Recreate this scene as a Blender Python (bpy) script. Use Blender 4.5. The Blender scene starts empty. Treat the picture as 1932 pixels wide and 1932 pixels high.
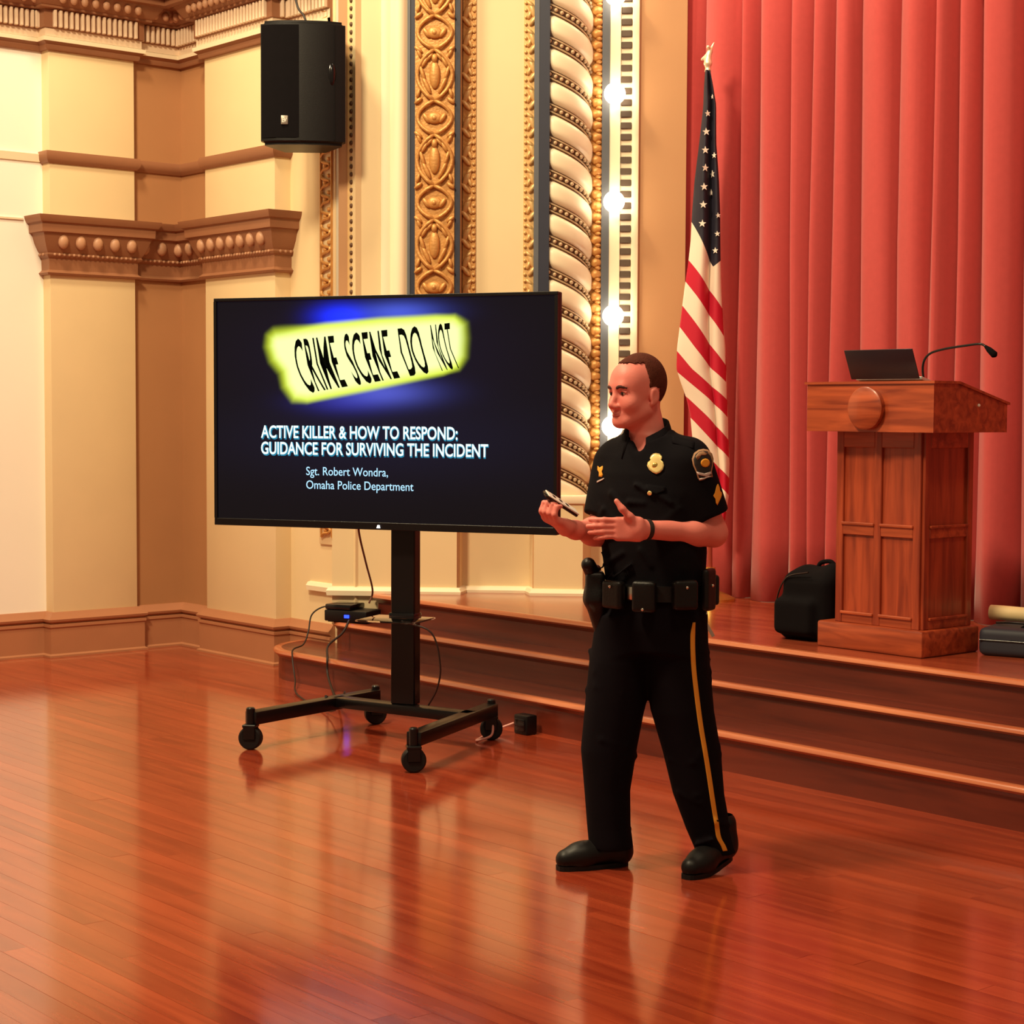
import bpy, bmesh, math, random
import numpy as np
from mathutils import Vector, Matrix
from mathutils.bvhtree import BVHTree

random.seed(7)
R = math.radians
SC = bpy.context.scene
COL = SC.collection

# ------------------------------------------------------------------ camera
PHI = R(49.8305)                       # yaw of the camera against the stage front (x axis)
cam_d = bpy.data.cameras.new('camera'); cam_d.sensor_width = 36.0; cam_d.lens = 36.0 * 3500.0 / 1932.0
cam_d.clip_start = 0.1; cam_d.clip_end = 100
cam = bpy.data.objects.new('camera', cam_d); COL.objects.link(cam); SC.camera = cam
_pitch = math.atan(191.0 / 3500.0)
cam.rotation_mode = 'XYZ'
cam.matrix_world = (Matrix.Translation((0, -6.205, 1.65)) @ Matrix.Rotation(PHI, 4, 'Z')
                    @ Matrix.Rotation(math.pi / 2 - _pitch, 4, 'X') @ Matrix.Rotation(R(0.25), 4, 'Z'))

# ------------------------------------------------------------------ view, world, lights
vs = SC.view_settings
vs.view_transform = 'Standard'; vs.look = 'None'; vs.gamma = 1.0; vs.use_curve_mapping = False
vs.exposure = 0.2
SC.display_settings.display_device = 'sRGB'
world = bpy.data.worlds.new('world'); SC.world = world; world.use_nodes = True
_bg = world.node_tree.nodes['Background']
_bg.inputs[0].default_value = (1.0, 0.70, 0.42, 1); _bg.inputs[1].default_value = 0.2

def area(name, loc, target, size, power, color):
    d = bpy.data.lights.new(name, 'AREA'); d.shape = 'DISK'; d.size = size; d.energy = power; d.color = color
    o = bpy.data.objects.new(name, d); COL.objects.link(o); o.location = loc
    o.rotation_euler = (Vector(target) - Vector(loc)).to_track_quat('-Z', 'Y').to_euler()
    return o
WARM = (1.0, 0.80, 0.49)
area('hall_chandelier_light', (-6.0, -5.5, 7.6), (-8.0, -0.5, 1.5), 1.2, 560, WARM)
area('hall_chandelier_light', (-9.0, -2.4, 7.8), (-10.5, -0.6, 2.5), 0.9, 240, WARM)
area('hall_chandelier_light', (-1.5, -3.5, 7.6), (-5.0, 0.5, 1.0), 1.2, 100, WARM)
area('added_curtain_light', (-7.0, 0.9, 6.0), (-5.9, 2.2, 1.8), 0.7, 24, (1.0, 0.80, 0.58))  # added unseen lamp, grazing the curtain to give its folds contrast

# ------------------------------------------------------------------ helpers
def lin(c):
    c = c / 255.0
    return c / 12.92 if c <= 0.04045 else ((c + 0.055) / 1.055) ** 2.4
def rgb(r, g, b): return (lin(r), lin(g), lin(b), 1.0)

def M(name, col, rough=0.5, metal=0.0, var=0.0, scale=6.0, bump=0.0, bscale=40.0, coat=0.0, emis=None, estr=0.0, stretch=(1, 1, 1), spec=0.5, sheen=0.0):
    m = bpy.data.materials.new(name); m.use_nodes = True
    nt = m.node_tree; b = nt.nodes['Principled BSDF']
    b.inputs['Base Color'].default_value = col
    b.inputs['Roughness'].default_value = rough; b.inputs['Metallic'].default_value = metal
    b.inputs['Specular IOR Level'].default_value = spec
    if coat: b.inputs['Coat Weight'].default_value = coat; b.inputs['Coat Roughness'].default_value = 0.12
    if sheen: b.inputs['Sheen Weight'].default_value = sheen; b.inputs['Sheen Roughness'].default_value = 0.5
    if emis: b.inputs['Emission Color'].default_value = emis; b.inputs['Emission Strength'].default_value = estr
    if var or bump:
        tc = nt.nodes.new('ShaderNodeTexCoord'); mp = nt.nodes.new('ShaderNodeMapping')
        mp.inputs['Scale'].default_value = stretch
        nt.links.new(tc.outputs['Object'], mp.inputs['Vector'])
    if var:
        nz = nt.nodes.new('ShaderNodeTexNoise'); nz.inputs['Scale'].default_value = scale; nz.inputs['Detail'].default_value = 5
        nt.links.new(mp.outputs[0], nz.inputs['Vector'])
        mx = nt.nodes.new('ShaderNodeMix'); mx.data_type = 'RGBA'
        mx.inputs[6].default_value = tuple(max(0, x * (1 - var)) for x in col[:3]) + (1,)
        mx.inputs[7].default_value = tuple(min(1, x * (1 + var)) for x in col[:3]) + (1,)
        nt.links.new(nz.outputs['Fac'], mx.inputs[0]); nt.links.new(mx.outputs[2], b.inputs['Base Color'])
    if bump:
        n2 = nt.nodes.new('ShaderNodeTexNoise'); n2.inputs['Scale'].default_value = bscale; n2.inputs['Detail'].default_value = 3
        nt.links.new(mp.outputs[0], n2.inputs['Vector'])
        bp = nt.nodes.new('ShaderNodeBump'); bp.inputs['Strength'].default_value = bump; bp.inputs['Distance'].default_value = 0.01
        nt.links.new(n2.outputs['Fac'], bp.inputs['Height']); nt.links.new(bp.outputs[0], b.inputs['Normal'])
    return m

def wood(name, c1, c2, rough, coat, axis, per_object=False, gscale=14.0, bump=0.06):
    """oak-like grain running along one axis"""
    m = bpy.data.materials.new(name); m.use_nodes = True
    nt = m.node_tree; b = nt.nodes['Principled BSDF']
    b.inputs['Roughness'].default_value = rough
    b.inputs['Coat Weight'].default_value = coat; b.inputs['Coat Roughness'].default_value = min(0.16, rough * .8)
    tc = nt.nodes.new('ShaderNodeTexCoord'); mp = nt.nodes.new('ShaderNodeMapping')
    s = [1.0, 1.0, 1.0]; s[axis] = 0.09
    mp.inputs['Scale'].default_value = s
    nt.links.new(tc.outputs['Object'], mp.inputs['Vector'])
    nz = nt.nodes.new('ShaderNodeTexNoise'); nz.inputs['Scale'].default_value = gscale; nz.inputs['Detail'].default_value = 6; nz.inputs['Distortion'].default_value = 0.6
    nt.links.new(mp.outputs[0], nz.inputs['Vector'])
    cr = nt.nodes.new('ShaderNodeValToRGB'); cr.color_ramp.elements[0].position = 0.33; cr.color_ramp.elements[1].position = 0.68
    cr.color_ramp.elements[0].color = c1; cr.color_ramp.elements[1].color = c2
    nt.links.new(nz.outputs['Fac'], cr.inputs['Fac'])
    out = cr.outputs['Color']
    if per_object:
        oi = nt.nodes.new('ShaderNodeObjectInfo')
        ad = nt.nodes.new('ShaderNodeVectorMath'); ad.operation = 'ADD'
        sc = nt.nodes.new('ShaderNodeVectorMath'); sc.operation = 'SCALE'; sc.inputs[0].default_value = (37, 91, 53)
        nt.links.new(oi.outputs['Random'], sc.inputs['Scale'])
        nt.links.new(mp.outputs[0], ad.inputs[0]); nt.links.new(sc.outputs[0], ad.inputs[1]); nt.links.new(ad.outputs[0], nz.inputs['Vector'])
        mr = nt.nodes.new('ShaderNodeMapRange'); mr.inputs[3].default_value = 0.88; mr.inputs[4].default_value = 1.12
        nt.links.new(oi.outputs['Random'], mr.inputs[0])
        hs = nt.nodes.new('ShaderNodeHueSaturation'); nt.links.new(mr.outputs[0], hs.inputs['Value']); nt.links.new(out, hs.inputs['Color'])
        out = hs.outputs['Color']
        mr2 = nt.nodes.new('ShaderNodeMapRange'); mr2.inputs[3].default_value = rough * 0.8; mr2.inputs[4].default_value = rough * 1.25
        nt.links.new(nz.outputs['Fac'], mr2.inputs[0]); nt.links.new(mr2.outputs[0], b.inputs['Roughness'])
    nt.links.new(out, b.inputs['Base Color'])
    bp = nt.nodes.new('ShaderNodeBump'); bp.inputs['Strength'].default_value = bump; bp.inputs['Distance'].default_value = 0.002
    nt.links.new(nz.outputs['Fac'], bp.inputs['Height']); nt.links.new(bp.outputs[0], b.inputs['Normal'])
    return m

def tag(o, label=None, cat=None, group=None, kind=None):
    if label: o['label'] = label
    if cat: o['category'] = cat
    if group: o['group'] = group
    if kind: o['kind'] = kind
    return o
def empty(name, loc=(0, 0, 0), rz=0.0):
    o = bpy.data.objects.new(name, None); COL.objects.link(o); o.location = loc; o.rotation_euler = (0, 0, rz); o.empty_display_size = 0.1
    return o
def mesh_obj(name, me, mat=None, parent=None, smooth=False):
    o = bpy.data.objects.new(name, me); COL.objects.link(o)
    if mat and not me.materials: me.materials.append(mat)
    if parent: o.parent = parent
    if smooth: me.shade_smooth()
    return o
def from_bm(name, bm, mat=None, parent=None, smooth=False, auto=None):
    me = bpy.data.meshes.new(name); bmesh.ops.recalc_face_normals(bm, faces=bm.faces[:]); bm.to_mesh(me); bm.free()
    o = mesh_obj(name, me, mat, parent, smooth)
    if auto is not None:
        me.shade_smooth(); me.set_sharp_from_angle(angle=R(auto))
    return o

def bbox(bm, x0, x1, y0, y1, z0, z1, bev=0.0, seg=1, mtx=None):
    r = bmesh.ops.create_cube(bm, size=1.0)
    vv = r['verts']
    for v in vv:
        v.co = Vector((x0 + (v.co.x + .5) * (x1 - x0), y0 + (v.co.y + .5) * (y1 - y0), z0 + (v.co.z + .5) * (z1 - z0)))
    if bev:
        ee = list({e for v in vv for e in v.link_edges})
        rr = bmesh.ops.bevel(bm, geom=ee, offset=bev, segments=seg, affect='EDGES', profile=0.5)
        vv = list({v for f in rr['faces'] for v in f.verts} | {v for v in vv if v.is_valid})
    if mtx is not None:
        for v in vv: v.co = mtx @ v.co
    return vv
def box(name, b, mat, parent=None, bev=0.0, seg=2, mtx=None):
    bm = bmesh.new(); bbox(bm, *b, bev=bev, seg=seg, mtx=mtx)
    return from_bm(name, bm, mat, parent, auto=35 if bev else None)
def prism_bm(bm, pts, z0, z1, mtx=None):
    """polygon in xy, extruded in z"""
    a = [bm.verts.new((p[0], p[1], z0)) for p in pts]; b = [bm.verts.new((p[0], p[1], z1)) for p in pts]
    n = len(pts)
    bm.faces.new(a); bm.faces.new(b[::-1])
    for i in range(n): bm.faces.new((a[i], a[(i + 1) % n], b[(i + 1) % n], b[i]))
    if mtx is not None:
        for v in a + b: v.co = mtx @ v.co
    return a + b
def tube_bm(bm, pts, rad, seg=8, caps=True):
    pts = [Vector(p) for p in pts]; n = len(pts)
    rads = rad if isinstance(rad, (list, tuple)) else [rad] * n
    rings = []; up = None
    for i, p in enumerate(pts):
        t = (pts[min(i + 1, n - 1)] - pts[max(i - 1, 0)]).normalized()
        if up is None:
            up = Vector((0, 0, 1)) if abs(t.z) < .9 else Vector((1, 0, 0))
        sx = t.cross(up).normalized(); up = sx.cross(t).normalized()
        rings.append([bm.verts.new(p + (sx * math.cos(a) + up * math.sin(a)) * rads[i]) for a in [2 * math.pi * k / seg for k in range(seg)]])
    for i in range(n - 1):
        for k in range(seg):
            bm.faces.new((rings[i][k], rings[i][(k + 1) % seg], rings[i + 1][(k + 1) % seg], rings[i + 1][k]))
    if caps: bm.faces.new(rings[0][::-1]); bm.faces.new(rings[-1])
def tube(name, pts, rad, mat, parent=None, seg=8):
    bm = bmesh.new(); tube_bm(bm, pts, rad, seg)
    return from_bm(name, bm, mat, parent, auto=60)
def smooth_path(pts, n=6):
    """Catmull-Rom through the points"""
    P = [Vector(p) for p in pts]; P = [P[0] * 2 - P[1]] + P + [P[-1] * 2 - P[-2]]
    out = []
    for i in range(1, len(P) - 2):
        for k in range(n):
            t = k / n
            out.append(0.5 * ((2 * P[i]) + (P[i + 1] - P[i - 1]) * t + (2 * P[i - 1] - 5 * P[i] + 4 * P[i + 1] - P[i + 2]) * t * t + (-P[i - 1] + 3 * P[i] - 3 * P[i + 1] + P[i + 2]) * t ** 3))
    out.append(P[-2]); return out
def lathe_bm(bm, prof, seg=24, mtx=None):
    rings = []
    for r_, z in prof:
        rings.append([bm.verts.new((r_ * math.cos(2 * math.pi * k / seg), r_ * math.sin(2 * math.pi * k / seg), z)) for k in range(seg)])
    for i in range(len(prof) - 1):
        for k in range(seg): bm.faces.new((rings[i][k], rings[i][(k + 1) % seg], rings[i + 1][(k + 1) % seg], rings[i + 1][k]))
    bm.faces.new(rings[0][::-1]); bm.faces.new(rings[-1])
    if mtx is not None:
        for ring in rings:
            for v in ring: v.co = mtx @ v.co
def lathe(name, prof, mat, parent=None, seg=24, mtx=None):
    bm = bmesh.new(); lathe_bm(bm, prof, seg, mtx)
    return from_bm(name, bm, mat, parent, auto=40)
def ball_bm(bm, c, r, seg=10, rings=6, mtx=None):
    q = bmesh.ops.create_uvsphere(bm, u_segments=seg, v_segments=rings, radius=1.0)
    rr = r if isinstance(r, (tuple, list)) else (r, r, r)
    for v in q['verts']:
        v.co = Vector((v.co.x * rr[0], v.co.y * rr[1], v.co.z * rr[2]))
        if mtx is not None: v.co = mtx @ v.co
        v.co += Vector(c)
    return q['verts']
def sweep(name, path, prof, mat, parent=None, closed_prof=True, sharp=35):
    """sweep a profile (out, z) along a plan polyline with mitred corners; 'out' is to the right of travel"""
    bm = bmesh.new(); n = len(path); rings = []
    P = [Vector((p[0], p[1])) for p in path]
    for i in range(n):
        ns = []
        if i > 0: d = (P[i] - P[i - 1]).normalized(); ns.append(Vector((d.y, -d.x)))
        if i < n - 1: d = (P[i + 1] - P[i]).normalized(); ns.append(Vector((d.y, -d.x)))
        if len(ns) == 2:
            mm = (ns[0] + ns[1]); mm = mm / max(1e-6, mm.dot(ns[0]))
        else: mm = ns[0]
        rings.append([bm.verts.new((P[i].x + mm.x * o_, P[i].y + mm.y * o_, z)) for o_, z in prof])
    m_ = len(prof)
    for i in range(n - 1):
        for k in range(m_ if closed_prof else m_ - 1):
            bm.faces.new((rings[i][k], rings[i][(k + 1) % m_], rings[i + 1][(k + 1) % m_], rings[i + 1][k]))
    if closed_prof: bm.faces.new(rings[0]); bm.faces.new(rings[-1][::-1])
    return from_bm(name, bm, mat, parent, auto=sharp)
def struct(o, label=None):
    o['kind'] = 'structure'
    if label: o['label'] = label
    return o

# ------------------------------------------------------------------ signed-distance modelling (organic shapes)
class SDF:
    def __init__(s, lo, hi, vox):
        s.lo = np.array(lo, np.float32); s.vox = vox
        s.n = np.ceil((np.array(hi) - np.array(lo)) / vox).astype(int) + 1
        s.f = np.full(tuple(s.n), 1.0, np.float32)
    def _sl(s, lo, hi):
        a = np.maximum(0, np.floor((np.array(lo) - s.lo) / s.vox).astype(int)); b = np.minimum(s.n, np.ceil((np.array(hi) - s.lo) / s.vox).astype(int) + 1)
        b = np.maximum(a + 1, b)
        g = [(s.lo[i] + s.vox * np.arange(a[i], b[i])).astype(np.float32) for i in range(3)]
        return (slice(a[0], b[0]), slice(a[1], b[1]), slice(a[2], b[2])), g[0][:, None, None], g[1][None, :, None], g[2][None, None, :]
    def add(s, fn, lo, hi, k=0.02, op='u'):
        pad = k + 0.03
        sl, X, Y, Z = s._sl(np.array(lo) - pad, np.array(hi) + pad)
        d = fn(X, Y, Z); f = s.f[sl]
        if op == 's': d = -d
        if op == 'u': h = np.clip(.5 + .5 * (d - f) / max(k, 1e-5), 0, 1); s.f[sl] = d * (1 - h) + f * h - k * h * (1 - h)
        else: h = np.clip(.5 - .5 * (d - f) / max(k, 1e-5), 0, 1); s.f[sl] = d * (1 - h) + f * h + k * h * (1 - h)
        return s
    def cone(s, a, b, ra, rb, k=0.02, op='u', cut=None):
        a = np.array(a, np.float32); b = np.array(b, np.float32); ba = b - a; L = float(ba @ ba); m = max(ra, rb)
        def fn(X, Y, Z):
            px, py, pz = X - a[0], Y - a[1], Z - a[2]
            t = np.clip((px * ba[0] + py * ba[1] + pz * ba[2]) / L, 0, 1)
            d = np.sqrt((px - t * ba[0]) ** 2 + (py - t * ba[1]) ** 2 + (pz - t * ba[2]) ** 2) - (ra + (rb - ra) * t)
            if cut is not None:
                u = ba / math.sqrt(L)
                d = np.maximum(d, (X - b[0]) * u[0] + (Y - b[1]) * u[1] + (Z - b[2]) * u[2] - cut)
            return d
        return s.add(fn, np.minimum(a, b) - m, np.maximum(a, b) + m, k, op)
    def chain(s, pts, rads, k=0.012, op='u'):
        for i in range(len(pts) - 1): s.cone(pts[i], pts[i + 1], rads[i], rads[i + 1], k if i else k, op)
        return s
    def ell(s, c, r, rot=None, k=0.02, op='u'):
        c = np.array(c, np.float32); r = np.array(r, np.float32); Rm = np.eye(3, dtype=np.float32) if rot is None else np.array(rot, np.float32)
        m = float(r.max())
        def fn(X, Y, Z):
            px, py, pz = X - c[0], Y - c[1], Z - c[2]
            q = [(Rm[0, i] * px + Rm[1, i] * py + Rm[2, i] * pz) for i in range(3)]   # columns = axes
            k0 = np.sqrt((q[0] / r[0]) ** 2 + (q[1] / r[1]) ** 2 + (q[2] / r[2]) ** 2)
            k1 = np.sqrt((q[0] / r[0] ** 2) ** 2 + (q[1] / r[1] ** 2) ** 2 + (q[2] / r[2] ** 2) ** 2) + 1e-6
            return k0 * (k0 - 1) / k1
        return s.add(fn, c - m, c + m, k, op)
    def rbox(s, c, h, rad, rot=None, k=0.01, op='u'):
        c = np.array(c, np.float32); h = np.array(h, np.float32) - rad; Rm = np.eye(3, dtype=np.float32) if rot is None else np.array(rot, np.float32)
        m = float(np.linalg.norm(h)) + rad
        def fn(X, Y, Z):
            px, py, pz = X - c[0], Y - c[1], Z - c[2]
            q = [np.abs(Rm[0, i] * px + Rm[1, i] * py + Rm[2, i] * pz) - h[i] for i in range(3)]
            return np.sqrt(np.maximum(q[0], 0) ** 2 + np.maximum(q[1], 0) ** 2 + np.maximum(q[2], 0) ** 2) + np.minimum(np.maximum(q[0], np.maximum(q[1], q[2])), 0) - rad
        return s.add(fn, c - m, c + m, k, op)
    def loft(s, zs, cx, cy, rx, ry, yaw=0.0, k=0.02, op='u', p=2.0):
        """stack of (super)ellipses along z"""
        zs = np.array(zs); ca, sa = math.cos(yaw), math.sin(yaw); m = max(max(rx), max(ry))
        def fn(X, Y, Z):
            z = Z.ravel(); it = lambda v: np.interp(z, zs, v).astype(np.float32)[None, None, :]
            px, py = X - it(cx), Y - it(cy); a = it(rx); b = it(ry)
            u = px * ca + py * sa; v = -px * sa + py * ca
            d = ((np.abs(u) / a) ** p + (np.abs(v) / b) ** p) ** (1 / p)
            d = (d - 1) * np.minimum(a, b)
            return np.maximum(d, np.maximum(zs[0] - Z, Z - zs[-1]))
        return s.add(fn, (min(cx) - m, min(cy) - m, zs[0]), (max(cx) + m, max(cy) + m, zs[-1]), k, op)
    def mesh(s, name, smooth=2):
        f = s.f; neg = f < 0
        nx, ny, nz = f.shape
        cnt = np.zeros((nx - 1, ny - 1, nz - 1), np.uint8)
        for i in (0, 1):
            for j in (0, 1):
                for k in (0, 1): cnt += neg[i:nx - 1 + i, j:ny - 1 + j, k:nz - 1 + k]
        act = (cnt > 0) & (cnt < 8)
        idx = np.full(act.shape, -1, np.int64); ii = np.argwhere(act); idx[act] = np.arange(len(ii))
        acc = np.zeros((len(ii), 3)); num = np.zeros(len(ii))
        cor = [(i, j, k) for i in (0, 1) for j in (0, 1) for k in (0, 1)]
        vals = {c: f[ii[:, 0] + c[0], ii[:, 1] + c[1], ii[:, 2] + c[2]] for c in cor}
        for c in cor:
            for ax in range(3):
                if c[ax] == 0:
                    e = list(c); e[ax] = 1; e = tuple(e); a, b = vals[c], vals[e]
                    mk = (a < 0) != (b < 0); t = np.where(mk, a / np.where(mk, a - b, 1), 0)
                    for q in range(3):
                        acc[:, q] += mk * (c[q] + (t if q == ax else 0))
                    num += mk
        V = (ii + acc / num[:, None]) * s.vox + s.lo
        quads = []
        for ax in range(3):
            sl0 = [slice(1, -1)] * 3; sl0[ax] = slice(0, -1); sl1 = list(sl0); sl1[ax] = slice(1, None)
            a, b = neg[tuple(sl0)], neg[tuple(sl1)]
            for flip, mk in ((0, a & ~b), (1, ~a & b)):
                p = np.argwhere(mk)
                if not len(p): continue
                off = np.ones(3, int); off[ax] = 0; p = p + off
                b1, b2 = [(1, 2), (2, 0), (0, 1)][ax]
                q = []
                for (d1, d2) in ((-1, -1), (0, -1), (0, 0), (-1, 0)):
                    r_ = p.copy(); r_[:, b1] += d1; r_[:, b2] += d2; q.append(idx[r_[:, 0], r_[:, 1], r_[:, 2]])
                q = np.stack(q, 1); quads.append(q[:, ::-1] if flip else q)
        Q = np.concatenate(quads)
        for _ in range(smooth):
            sm = np.zeros_like(V); w = np.zeros(len(V))
            for a in range(4):
                b = (a + 1) % 4
                np.add.at(sm, Q[:, a], V[Q[:, b]]); np.add.at(w, Q[:, a], 1)
                np.add.at(sm, Q[:, b], V[Q[:, a]]); np.add.at(w, Q[:, b], 1)
            V = .5 * V + .5 * sm / np.maximum(w, 1)[:, None]
        me = bpy.data.meshes.new(name)
        me.vertices.add(len(V)); me.vertices.foreach_set('co', V.astype(np.float32).ravel())
        me.loops.add(len(Q) * 4); me.loops.foreach_set('vertex_index', Q.astype(np.int32).ravel())
        me.polygons.add(len(Q)); me.polygons.foreach_set('loop_start', np.arange(0, len(Q) * 4, 4, dtype=np.int32))
        me.update(calc_edges=True); me.shade_smooth()
        return me

# ------------------------------------------------------------------ materials
m_white = M('ivory_wall_paint', rgb(250, 244, 232), 0.6, var=0.03, scale=2)
m_cream = M('cream_plaster_paint', rgb(232, 208, 164), 0.55, var=0.05, scale=3)
m_pale = M('pale_cream_paint', rgb(246, 232, 200), 0.5, var=0.03, scale=3)
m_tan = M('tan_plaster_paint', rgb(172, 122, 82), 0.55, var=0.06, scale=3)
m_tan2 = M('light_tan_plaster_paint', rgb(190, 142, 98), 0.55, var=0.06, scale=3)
m_band = M('brown_moulding_paint', rgb(150, 100, 70), 0.5, var=0.08, scale=8)
m_base = M('tan_skirting_paint', rgb(176, 118, 84), 0.45, var=0.06, scale=5)
m_gold = M('antique_gold_gilding', rgb(206, 150, 84), 0.42, metal=0.25, var=0.25, scale=22, bump=0.25, bscale=60)
m_goldlt = M('light_gilding', rgb(228, 186, 124), 0.4, metal=0.2, var=0.2, scale=25)
m_navy = M('navy_paint', rgb(38, 42, 62), 0.5, var=0.15, scale=12)
m_slate = M('slate_blue_paint', rgb(92, 96, 104), 0.5, var=0.12, scale=10)
m_grey = M('pale_grey_paint', rgb(206, 200, 184), 0.5, var=0.05, scale=5)
m_holedark = M('dark_hole_shade', rgb(84, 68, 54), 0.6, var=0.15, scale=9)  # dark tone stands in for the shade inside a row of holes
m_egg = M('shaded_egg_paint', rgb(190, 142, 110), 0.5)  # egg tone darkened to carry the deeper shade on the capital
m_dentil = M('dentil_paint', rgb(232, 206, 178), 0.55)
m_rope = M('ivory_rope_paint', rgb(246, 232, 200), 0.4, var=0.03, scale=6)
m_ropeband = M('brown_rope_band_paint', rgb(92, 58, 34), 0.5, var=0.2, scale=20)
m_bead = M('bead_paint', rgb(198, 172, 136), 0.4)
m_floor = wood('hall_floor_boards', rgb(140, 50, 30), rgb(172, 72, 43), 0.145, 0.5, 0, per_object=True, bump=0.015)
m_floorgap = M('floor_gap_dark', rgb(62, 24, 12), 0.6)
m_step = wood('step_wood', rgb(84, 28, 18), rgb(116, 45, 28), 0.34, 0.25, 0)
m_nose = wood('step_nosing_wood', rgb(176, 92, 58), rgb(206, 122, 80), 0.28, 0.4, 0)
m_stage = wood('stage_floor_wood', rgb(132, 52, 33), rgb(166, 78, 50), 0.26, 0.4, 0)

# ------------------------------------------------------------------ floor of separate boards
floor = struct(box('floor', (-12.0, 3.0, -9.0, 1.0, -0.10, -0.022), m_floorgap), 'polished red-brown strip wood hall floor')
BW = 0.0826; GAP = 0.0003
def plank_mesh(L):
    bm = bmesh.new(); w = BW / 2 - GAP; l = L / 2 - GAP; c = 0.0012; h_ = 0.00015
    lo = [bm.verts.new(p) for p in ((-l, -w, -.02), (l, -w, -.02), (l, w, -.02), (-l, w, -.02))]
    md = [bm.verts.new(p) for p in ((-l, -w, -c), (l, -w, -c), (l, w, -c), (-l, w, -c))]
    tp = [bm.verts.new(p) for p in ((-l + h_, -w + h_, 0), (l - h_, -w + h_, 0), (l - h_, w - h_, 0), (-l + h_, w - h_, 0))]
    for i in range(4):
        j = (i + 1) % 4; bm.faces.new((lo[i], lo[j], md[j], md[i])); bm.faces.new((md[i], md[j], tp[j], tp[i]))
    bm.faces.new(tp); bm.faces.new(lo[::-1])
    me = bpy.data.meshes.new('plank'); bmesh.ops.recalc_face_normals(bm, faces=bm.faces[:]); bm.to_mesh(me); bm.free(); me.materials.append(m_floor)
    return me
LENS = (2.2, 2.8, 3.4, 4.0); PM = [plank_mesh(L) for L in LENS]
far_bm = bmesh.new(); nplank = 0
cphi, sphi = math.cos(PHI), math.sin(PHI)
def in_view(u, v):
    x = u * cphi + (v + 6.205) * sphi; y = -u * sphi + (v + 6.205) * cphi
    return y > 4.6 and abs(x) < y * 0.30 + 0.2
rv = 0.455
while rv > -8.8:
    u = -11.45 - random.random() * 2.0
    while u < 2.6:
        k = random.randrange(4); L = LENS[k]
        c = u + L / 2
        vis = any(in_view(u + L * q / 6, rv) for q in range(7))
        if vis and nplank < 298:
            o = bpy.data.objects.new('plank', PM[k]); COL.objects.link(o); o.parent = floor
            o.location = (c, rv, 0); o.rotation_euler = (random.uniform(-.0006, .0006), random.uniform(-.0002, .0002), 0); nplank += 1
        else:
            bbox(far_bm, c - L / 2 + GAP, c + L / 2 - GAP, rv - BW / 2 + GAP, rv + BW / 2 - GAP, -0.02, 0.0)
        u += L
    rv -= BW
fo = from_bm('plank_field', far_bm, m_floor, floor); fo['kind'] = 'stuff'

# ------------------------------------------------------------------ walls, pilasters, mouldings
WTOP = 6.0
struct(box('wall_left', (-11.70, -11.46, -9.0, -0.58, 0, WTOP), m_white), 'ivory painted side wall left of the corner pilaster')
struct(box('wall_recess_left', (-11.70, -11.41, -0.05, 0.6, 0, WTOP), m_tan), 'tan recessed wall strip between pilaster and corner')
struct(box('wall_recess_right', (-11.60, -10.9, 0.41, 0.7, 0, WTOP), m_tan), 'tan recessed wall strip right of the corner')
struct(box('trim_1', (-11.65, -11.36, -0.607, 0.02, 0, WTOP), m_cream, bev=0.006), 'flat cream pilaster on the side wall')
struct(box('trim_2', (-10.98, -10.12, 0.34, 0.65, 0, WTOP), m_cream, bev=0.006), 'flat cream pilaster under the loudspeaker')
struct(box('wall_right', (-10.3, -9.40, 0.46, 0.75, 0, WTOP), m_cream), 'cream wall strip beside the proscenium')

PATH = [(-11.46, -9.0), (-11.46, -.607), (-11.36, -.607), (-11.36, .02), (-11.41, .02), (-11.41, .41), (-10.98, .41), (-10.98, .34), (-10.12, .34), (-10.12, .46), (-9.62, .46)]
bprof = [(-.02, 0), (.052, 0), (.052, .012), (.036, .022), (.036, .195), (.044, .2), (.044, .216), (.028, .224), (.05, .238), (.054, .252), (.034, .27), (.016, .296), (-.02, .3)]
bb = struct(sweep('baseboard_left', PATH[:6], bprof, m_base), 'tan moulded baseboard along the side wall')
bb = struct(sweep('baseboard_right', PATH[5:], bprof, m_base), 'tan moulded baseboard running to the steps')
# picture-rail band
struct(sweep('trim_3', PATH[1:10], [(-.02, 3.262), (.012, 3.265), (.028, 3.285), (.034, 3.32), (.028, 3.342), (-.02, 3.35)], m_band), 'brown band moulding across the pilasters')
struct(sweep('trim_4', PATH[:2], [(-.02, 3.272), (.01, 3.275), (.02, 3.325), (-.02, 3.34)], m_pale), 'thin ivory band moulding on the side wall')
struct(sweep('trim_5', [(-11.46, -9.0), (-11.46, -.75)], [(-.02, 2.885), (.01, 2.888), (.012, 2.9), (-.02, 2.905)], m_pale), 'thin ivory line moulding on the side wall')
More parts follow.
